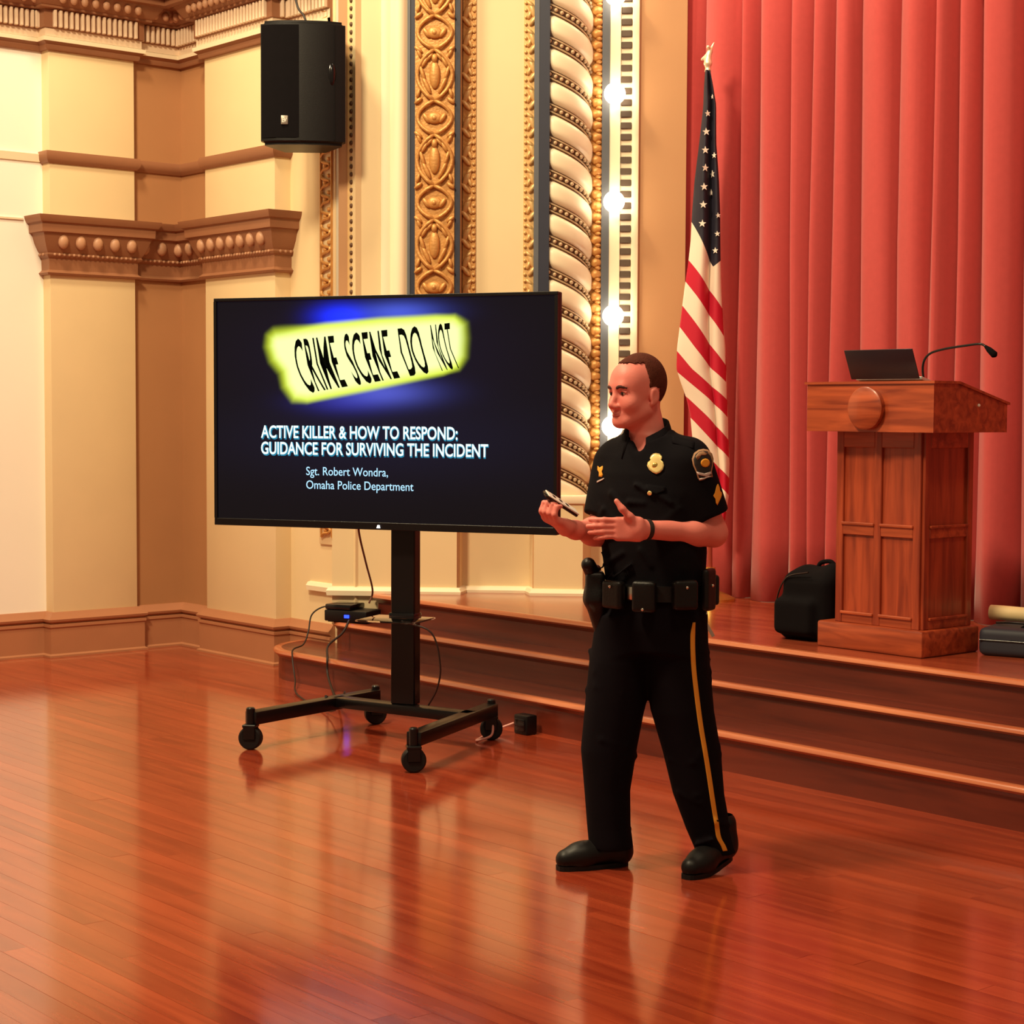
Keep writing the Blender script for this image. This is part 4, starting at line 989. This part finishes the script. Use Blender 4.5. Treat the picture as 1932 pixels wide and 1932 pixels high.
for sg in (1, -1):
    bm = bmesh.new(); ball_bm(bm, hp(sg * .031, .083, .007), .0125, 14, 10); eo = from_bm('eyeball', bm, m_eye, per, smooth=True)
    bm = bmesh.new(); ball_bm(bm, hp(sg * .031, .0905, .006), .0076, 10, 8); from_bm('iris', bm, m_iris, eo, smooth=True)
    tube('eyelid', smooth_path([hp(sg * .017, .0925, .011), hp(sg * .031, .0965, .0165), hp(sg * .046, .086, .01)], 5), .004, m_skin, per, 8)
    tube('eyebrow', smooth_path([hp(sg * .013, .104, .024), hp(sg * .03, .1035, .03), hp(sg * .05, .086, .025)], 5), [.004] + [.0058] * 8 + [.0035] * 2, m_brow, per, 8)
tube('lips', smooth_path([hp(-.022, .088, -.071), hp(-.01, .0985, -.0705), hp(.01, .0985, -.0705), hp(.022, .088, -.071)], 4), [.002] + [.005] * 11 + [.002], m_lip, per, 8)

# shirt
s = SDF((-.36, -.34, .95), (.42, .34, 1.68), .0055)
s.loft([.99, 1.06, 1.15, 1.26, 1.36, 1.43, 1.49, 1.535, 1.57], [.022, .022, .018, .012, .006, .002, .0, -.005, -.01], [.01] * 9, [.176, .182, .190, .192, .192, .185, .165, .115, .078], [.138, .142, .150, .153, .148, .132, .108, .088, .074], yaw=-YT, k=.03, p=2.25)
s.cone(LS, (.2, -.064, 1.285), .074, .076, k=.05, cut=.0); s.cone(RS, (-.158, .066, 1.275), .070, .076, k=.05, cut=.0)
s.cone(T(.06, -.01, 1.535), T(.14, -.01, 1.505), .045, .05, k=.05); s.cone(T(-.06, -.01, 1.53), T(-.12, 0, 1.50), .045, .05, k=.05)
# soft wrinkles
rw = random.Random(5)
for i in range(26):
    z = rw.uniform(1.03, 1.4); a0 = rw.uniform(-1.2, 1.2); c_ = T(.19 * math.sin(a0), .15 * math.cos(a0), z); d_ = T(.19 * math.sin(a0 + rw.uniform(.2, .5)), .15 * math.cos(a0 + .3), z + rw.uniform(-.06, .06))
    s.cone(c_, d_, .006, .004, k=.016)
s.cone(T(0, .0, 1.52), T(0, .035, 1.62), .058, .085, k=.012, op='s'); s.cone(T(0, .07, 1.515), T(0, .14, 1.565), .01, .035, k=.02, op='s')
shirt = mesh_obj('shirt', s.mesh('shirt', 2), m_shirt, per)
# collar: a standing band open at the throat
bm = bmesh.new(); ring = []; cen = Vector(T(0, 0.0, 0)) + Vector((-.014, -.002, 0))
for i in range(29):
    a = R(-155 + 310 * i / 28); fa = abs(a) / R(155)     # 0 at the nape, 1 at the throat
    l_, f_ = math.sin(a), -math.cos(a)
    zt = 1.628 - .072 * fa ** 1.6; zb = 1.565 - .05 * fa ** 1.3; zo = zt - .055 - .02 * fa
    for_ = []
    for rad, z in ((.068, zb), (.073, zt), (.079, zt + .002), (.096 + .012 * fa, zo), (.09, zo - .004), (.074, zt - .01)):
        p = cen + tl * l_ * rad + tf_ * (f_ * rad * (1.08 if f_ > 0 else 1.0) - .006); for_.append(bm.verts.new((p.x, p.y, z)))
    ring.append(for_)
for i in range(28):
    for k in range(5): bm.faces.new((ring[i][k], ring[i + 1][k], ring[i + 1][k + 1], ring[i][k + 1]))
from_bm('collar', bm, m_shirt, shirt, smooth=True).modifiers.new('thickness', 'SOLIDIFY').thickness = .003

# trousers
s = SDF((-.36, -.28, .05), (.42, .34, 1.04), .0055)
s.loft([.80, .88, .95, 1.03], [.01, .012, .02, .03], [.01] * 4, [.175, .188, .186, .178], [.13, .142, .142, .138], yaw=-YT, k=.03, p=2.3)
s.loft([.07, .09, .149, .281, .432, .583, .753, .92], [-.125, -.127, -.134, -.141, -.137, -.117, -.098, -.082], [.062, .06, .058, .052, .045, .04, .035, .03], [.079, .08, .079, .083, .101, .108, .112, .1], [.088, .088, .086, .09, .098, .105, .115, .11], k=.035)
s.loft([.065, .09, .149, .281, .432, .583, .753, .92], [.252, .244, .222, .184, .158, .122, .108, .1], [.03, .025, .015, .0, -.01, -.015, -.015, -.01], [.074, .076, .08, .092, .104, .113, .110, .1], [.088, .088, .086, .095, .1, .108, .115, .11], k=.035)
for i in range(30):
    lg = rw.choice((0, 1)); z = rw.choice((rw.uniform(.1, .3), rw.uniform(.35, .5), rw.uniform(.6, .85)))
    cx_ = np.interp(z, [.09, .28, .43, .58, .75], [-.127, -.141, -.137, -.117, -.098] if lg == 0 else [.244, .184, .158, .122, .108]); cy_ = .05 if lg == 0 else 0.0; rr__ = np.interp(z, [.09, .28, .43, .75], [.082, .088, .1, .112]); a0 = rw.uniform(2.4, 6.9)
    s.cone((cx_ + rr__ * math.cos(a0), cy_ + rr__ * math.sin(a0), z), (cx_ + rr__ * math.cos(a0 + .9), cy_ + rr__ * math.sin(a0 + .9), z + rw.uniform(-.05, .05)), .007, .003, k=.016)
trou = mesh_obj('trousers', s.mesh('trousers', 2), m_trous, per)

# boots
def boot(toe, heel, lift, lab):
    toe = Vector(toe); heel = Vector(heel); d = (toe - heel).normalized(); s = SDF(tuple(Vector((min(toe.x, heel.x) - .1, min(toe.y, heel.y) - .1, -.01))), tuple(Vector((max(toe.x, heel.x) + .1, max(toe.y, heel.y) + .1, .2))), .0045)
    hz = lift
    s.cone((heel.x + d.x * .03, heel.y + d.y * .03, .05 + hz), (heel.x + d.x * .045, heel.y + d.y * .045, .13 + hz), .046, .05, k=.03)
    s.cone((heel.x + d.x * .05, heel.y + d.y * .05, .062 + hz * .8), (toe.x - d.x * .09, toe.y - d.y * .09, .05), .05, .044, k=.03)
    s.cone((toe.x - d.x * .10, toe.y - d.y * .10, .044), (toe.x - d.x * .036, toe.y - d.y * .036, .038), .046, .036, k=.03)
    def under(X, Y, Z):
        t = np.clip(((X - toe.x) * -d.x + (Y - toe.y) * -d.y) / (heel - toe).length, 0, 1.1)
        return Z - (.012 + np.clip(t - .35, 0, 1) / .65 * hz)
    s.add(under, (-9, -9, -1), (9, 9, .01), k=.004, op='s') if False else None
    sl, X, Y, Z = s._sl((-9, -9, -9), (9, 9, 9)); s.f[sl] = np.maximum(s.f[sl], -under(X, Y, Z))
    o = mesh_obj('boot', s.mesh('boot', 1), m_shoe, per); 
    if lab: o['label'] = lab
    bm = bmesh.new(); n = 26; pts = []; side = Vector((-d.y, d.x, 0)); L = (heel - toe).length
    for i in range(n):
        a = 2 * math.pi * i / n; t = .5 - .5 * math.cos(a); w_ = .047 * (abs(math.sin(a)) ** .6) * (1.0 - .12 * math.sin(t * math.pi)) * (1 if t < .6 else .9)
        p = toe + (heel - toe) * (t * .985 + .0075) + side * (w_ if math.sin(a) >= 0 else -w_); pts.append((p, np.clip(t - .35, 0, 1) / .65 * hz))
    lo_ = [bm.verts.new((p.x, p.y, .0 + q)) for p, q in pts]; hi_ = [bm.verts.new((p.x, p.y, .017 + q)) for p, q in pts]
    bm.faces.new(lo_[::-1]); bm.faces.new(hi_)
    for i in range(n): bm.faces.new((lo_[i], lo_[(i + 1) % n], hi_[(i + 1) % n], hi_[i]))
    from_bm('sole', bm, m_rubber, o)
boot((-.326, -.01, 0), (-.062, .085, 0), 0.0, None)
boot((.125, -.135, 0), (.305, .055, 0), 0.035, None)

# duty belt and what hangs on it
def belt_ring(l_, f_, z0, z1, off):
    bm = bmesh.new(); lo_, hi_, li, hi2 = [], [], [], []
    for i in range(48):
        a = 2 * math.pi * i / 48; ca_, sa_ = math.cos(a), math.sin(a)
        cl = lambda v, q: math.copysign(abs(v) ** (2 / 2.25), v) * q
        for rr2, zz, store in ((off, z0, lo_), (off, z1, hi_), (-.012, z0, li), (-.012, z1, hi2)):
            p = T(cl(sa_, l_ + rr2), cl(ca_, f_ + rr2), zz, .02, .01); store.append(bm.verts.new(p))
    for i in range(48):
        j = (i + 1) % 48
        bm.faces.new((lo_[i], lo_[j], hi_[j], hi_[i])); bm.faces.new((hi_[i], hi_[j], hi2[j], hi2[i])); bm.faces.new((li[i], li[j], lo_[j], lo_[i]))
    return bm
belt = from_bm('duty_belt', belt_ring(.178, .14, .985, 1.040, .014), m_leather, per, auto=50)
def pouch(ang, z0, z1, w, dep, name, mat=m_leather, r=.012, tilt=0.0):
    a = R(ang); base = Vector(T(math.sin(a) * .2, math.cos(a) * .16, 0, .02, .01)); n = Vector(T(math.sin(a), math.cos(a) * 1.2, 0, 0, 0)); n.z = 0; n.normalize(); t_ = Vector((-n.y, n.x, 0))
    s = SDF((base.x - .14, base.y - .14, z0 - .06), (base.x + .14, base.y + .14, z1 + .06), .005); c = base + n * (dep * .45)
    rt = np.array([[t_.x, n.x, 0], [t_.y, n.y, 0], [0, 0, 1]], np.float32)
    if tilt:
        mm = Matrix.Rotation(tilt, 3, n); rt = np.array(mm, np.float32) @ rt
    s.rbox((c.x, c.y, (z0 + z1) / 2), (w / 2, dep / 2, (z1 - z0) / 2), r, rt, k=.004)
    o = mesh_obj(name, s.mesh(name, 1), mat, belt); return o, c + n * dep * .5, n, t_
_, c1, n1, t1 = pouch(-22, .955, 1.055, .095, .036, 'magazine_pouch')
_, c2, n2, t2 = pouch(12, .95, 1.06, .085, .04, 'magazine_pouch')
_, c3, n3, t3 = pouch(52, .96, 1.065, .09, .04, 'handcuff_case')
_, c4, n4, t4 = pouch(88, .95, 1.10, .075, .03, 'radio_pouch')
_, c5, n5, t5 = pouch(128, .96, 1.07, .09, .04, 'flashlight_pouch')
for c_, n__, z in ((c1, n1, 1.035), (c2, n2, .962), (c3, n3, 1.04), (c4, n4, 1.04)):
    bm = bmesh.new(); ball_bm(bm, (c_.x + n__.x * .001, c_.y + n__.y * .001, z), .006, 10, 6); from_bm('snap', bm, m_chrome, belt, smooth=True)
box('buckle', (-.028, .028, -.004, .004, .99, 1.036), m_chrome, belt, bev=.003, mtx=Matrix.Translation(T(.0, .160, 0, .02, .01)) @ Matrix.Rotation(-YT, 4, 'Z'))
# holster with pistol grip on the right hip (viewer's left)
s = SDF((-.32, -.16, .76), (-.08, .18, 1.16), .005)
s.cone((-.185, .01, .98), (-.155, .03, .83), .045, .028, k=.03); s.rbox((-.192, .01, 1.02), (.035, .045, .06), .018, k=.03)
hol = mesh_obj('holster', s.mesh('holster', 1), m_leather, belt)
s = SDF((-.34, -.16, .98), (-.08, .16, 1.2), .005)
s.cone((-.19, .02, 1.05), (-.218, -.025, 1.105), .028, .026, k=.01); s.cone((-.2, .03, 1.06), (-.185, .07, 1.08), .022, .018, k=.02)
mesh_obj('pistol_grip', s.mesh('pistol_grip', 1), m_blk, belt)
# keys on a clip at the left hip
kc = Vector((.2, -.03, .955))
tube('key_clip', smooth_path([kc, kc + Vector((.0, -.02, -.02)), kc + Vector((-.01, -.015, -.045)), kc + Vector((.0, -.01, -.06))], 4), .004, m_chrome, belt)
for q in range(3):
    box('key', (-.006, .006, -.0015, .0015, -.055, 0), m_chrome, belt, mtx=Matrix.Translation(kc + Vector((.0 - .004 * q, -.012, -.055))) @ Matrix.Rotation(R(-30 + 34 * q), 4, 'Y'))

# things sewn or pinned on: shapes laid onto the cloth surface
def laid(name, outline, target, mat, off, thick, sub=5, parent=None):
    bv = BVHTree.FromObject(target, bpy.context.evaluated_depsgraph_get())
    cx_ = sum(p[0] for p in outline) / len(outline); cz_ = sum(p[1] for p in outline) / len(outline); n = len(outline)
    def hit(x, z):
        h_ = bv.ray_cast(Vector((x, -1.5, z)), Vector((0, 1, 0)))
        return h_[0].y if h_[0] is not None else None
    y0 = hit(cx_, cz_); bm = bmesh.new(); rings = []
    cv = bm.verts.new((cx_, (y0 if y0 is not None else 0) - off, cz_))
    for k in range(1, sub + 1):
        f = k / sub; row = []
        for (x, z) in outline:
            xx, zz = cx_ + (x - cx_) * f, cz_ + (z - cz_) * f; y = hit(xx, zz)
            if y is None or (y0 is not None and abs(y - y0) > .06): y = (rings[-1][len(row)].co.y + off) if rings else y0
            row.append(bm.verts.new((xx, y - off, zz)))
        rings.append(row)
    for i in range(n): bm.faces.new((cv, rings[0][i], rings[0][(i + 1) % n]))
    for k in range(sub - 1):
        for i in range(n): bm.faces.new((rings[k][i], rings[k + 1][i], rings[k + 1][(i + 1) % n], rings[k][(i + 1) % n]))
    o = from_bm(name, bm, mat, parent or target, smooth=True); md = o.modifiers.new('thickness', 'SOLIDIFY'); md.thickness = thick; md.offset = 0
    return o
def circ(cx_, cz_, rx, rz2, n=20): return [(cx_ + rx * math.cos(2 * math.pi * i / n), cz_ + rz2 * math.sin(2 * math.pi * i / n)) for i in range(n)]
bpy.context.view_layer.update()
m_patchrim = M('patch_rim_thread', rgb(176, 132, 98), .7); m_patch = M('patch_dark_thread', rgb(34, 26, 26), .75); m_patchgold = M('patch_gold_thread', rgb(244, 164, 44), .6); m_patchgrey = M('patch_silver_thread', rgb(206, 182, 176), .6)
# badge (shield with an eagle crest)
bx_, bz2 = .012, 1.468
sh = [(.0, .036), (.012, .034), (.02, .026), (.021, .018), (.016, .013), (.024, .006), (.027, -.006), (.023, -.02), (.012, -.031), (0, -.036), (-.012, -.031), (-.024, -.022), (-.031, -.008), (-.028, .004), (-.018, .012), (-.021, .018), (-.016, .028), (-.008, .034)]
bd = laid('badge', [(bx_ + x, bz2 + z) for x, z in sh], shirt, m_badge, .004, .004)
bm = bmesh.new(); ball_bm(bm, (bx_ - .003, bd.data.vertices[0].co.y - .003, bz2 - .008), (.012, .006, .012), 14, 8); from_bm('badge_seal', bm, m_brass, bd, smooth=True)
laid('shirt_button', circ(-.012, 1.366, .0075, .0078, 14), shirt, m_badge, .003, .004, 3)
laid('collar_pin', [(-.176 + x, 1.436 + z) for x, z in ((-.008, .018), (-.002, .012), (.008, .019), (.008, .008), (.004, 0), (.008, -.012), (.004, -.02), (-.005, -.019), (-.004, -.004), (-.009, .004))], shirt, m_patchgold, .003, .003, 3)
laid('name_bar', [(-.188 , 1.395), (-.166, 1.408), (-.164, 1.413), (-.187, 1.401)], shirt, m_patchgrey, .003, .003, 3)
pc_ = (.175, 1.468)
shp = [(0, .052), (.018, .049), (.032, .036), (.038, .018), (.036, -.005), (.03, -.028), (.034, -.046), (.016, -.046), (.002, -.054), (-.014, -.058), (-.02, -.05), (-.026, -.03), (-.038, -.004), (-.042, .018), (-.034, .038), (-.018, .049)]
laid('shoulder_patch', [(pc_[0] + x, pc_[1] + z) for x, z in shp], shirt, m_patchrim, .0025, .002)
laid('patch_field', [(pc_[0] + x * .86, pc_[1] + z * .88) for x, z in shp], shirt, m_patch, .0042, .002)
laid('patch_emblem', circ(pc_[0] + .006, pc_[1] + .004, .017, .015, 12), shirt, m_patchgold, .006, .002, 3)
laid('patch_crest', [(pc_[0] + x, pc_[1] + z) for x, z in ((-.022, .014), (-.03, .026), (-.018, .04), (-.002, .044), (.014, .036), (.006, .03), (-.004, .034), (-.014, .028))], shirt, m_patchrim, .006, .002, 3)
laid('patch_scroll', [(pc_[0] + x, pc_[1] + z) for x, z in ((-.026, -.026), (-.01, -.03), (.008, -.034), (.028, -.026), (.03, -.034), (.01, -.044), (-.008, -.04), (-.022, -.036))], shirt, m_patchgrey, .006, .002, 3)
laid('patch_rule', [(pc_[0] + x, pc_[1] + z) for x, z in ((-.016, -.05), (.0, -.049), (.016, -.042), (.026, -.041), (.026, -.045), (.01, -.048), (-.006, -.054), (-.016, -.055))], shirt, m_patchgrey, .006, .002, 3)
cv_ = (.228, 1.362)
laid('rank_chevron', [(cv_[0] + x, cv_[1] + z) for x, z in ((.001, .036), (.007, .024), (.0085, .012), (.0155, .004), (.0155, -.003), (.011, -.014), (.004, -.026), (-.002, -.038), (-.007, -.03), (-.009, -.016), (-.017, -.004), (-.011, .006), (-.008, .018), (-.004, .03))], shirt, m_patchgold, .003, .002)
# shirt placket, pocket flaps and epaulette
laid('pocket_flap', [(-.025, 1.395), (.042, 1.39), (.044, 1.375), (.01, 1.362), (-.024, 1.378)], shirt, m_shirt, .003, .004, 4)
laid('epaulette', [(.07, 1.565), (.145, 1.545), (.14, 1.52), (.07, 1.54)], shirt, m_shirt, .004, .005, 4)
# gold stripe down the outer trouser seam
spx = [(.150, .912), (.146, .87), (.147, .81), (.152, .74), (.162, .66), (.178, .55), (.196, .45), (.212, .36), (.227, .27), (.243, .18), (.252, .135), (.268, .105), (.276, .085)]
bv = BVHTree.FromObject(trou, bpy.context.evaluated_depsgraph_get()); bm = bmesh.new(); rowv = []
sp_ = smooth_path([(x, 0, z) for x, z in spx], 6)
for i, p in enumerate(sp_):
    w_ = .0085 * (1 if i > 5 else .55 + .08 * i); row = []
    for dx in (-w_, -w_ / 3, w_ / 3, w_):
        hh = bv.ray_cast(Vector((p.x + dx, -1.5, p.z)), Vector((0, 1, 0))); row.append(bm.verts.new((p.x + dx, (hh[0].y if hh[0] is not None else rowv[-1][0].co.y) - .0025, p.z)))
    rowv.append(row)
for i in range(len(rowv) - 1):
    for k in range(3): bm.faces.new((rowv[i][k], rowv[i][k + 1], rowv[i + 1][k + 1], rowv[i + 1][k]))
from_bm('trouser_stripe', bm, m_yel, trou, smooth=True).modifiers.new('thickness', 'SOLIDIFY').thickness = .002
# wristwatch on the left wrist
wd = (Vector(LW) - Vector(LE)).normalized(); wc = Vector(LW) - wd * .012; wq = wd.to_track_quat('Z', 'Y').to_matrix().to_4x4()
bm = bmesh.new(); lathe_bm(bm, [(.031, -.011), (.0365, -.009), (.0365, .009), (.031, .011)], 28, Matrix.Translation(wc) @ wq); wt = from_bm('watch_strap', bm, M('dark_watch_strap', rgb(40, 32, 30), .5), per, auto=40)
# the remote in the right hand: a thing of its own
rm = empty('remote_control', PX, PHI); tag(rm, 'slim dark remote with a pale edge held in the raised hand', 'remote')
ra, rb_ = Vector((-.378, -.245, 1.368)), Vector((-.268, -.185, 1.296)); rd = (rb_ - ra); RL = rd.length; rd.normalize()
rs = rd.cross(Vector((.3, -.30, .95))).normalized(); ru = rs.cross(rd).normalized()
if ru.z < 0: ru = -ru; rs = -rs
rmx = Matrix(((rd.x, rs.x, ru.x, ra.x), (rd.y, rs.y, ru.y, ra.y), (rd.z, rs.z, ru.z, ra.z), (0, 0, 0, 1)))
bm = bmesh.new(); bbox(bm, 0, RL, -.024, .024, -.007, .003, bev=.003, mtx=rmx); from_bm('casing', bm, m_blkgloss, rm, auto=40)
bm = bmesh.new(); bbox(bm, .006, RL, -.025, .025, .003, .008, bev=.002, mtx=rmx); from_bm('pale_face', bm, M('pale_remote_face', rgb(240, 226, 216), .35), rm, auto=40)
for q in range(3):
    bm = bmesh.new(); bbox(bm, .03 + q * .03, .042 + q * .03, -.008, .008, .008, .0095, mtx=rmx); from_bm('button', bm, m_blk, rm)
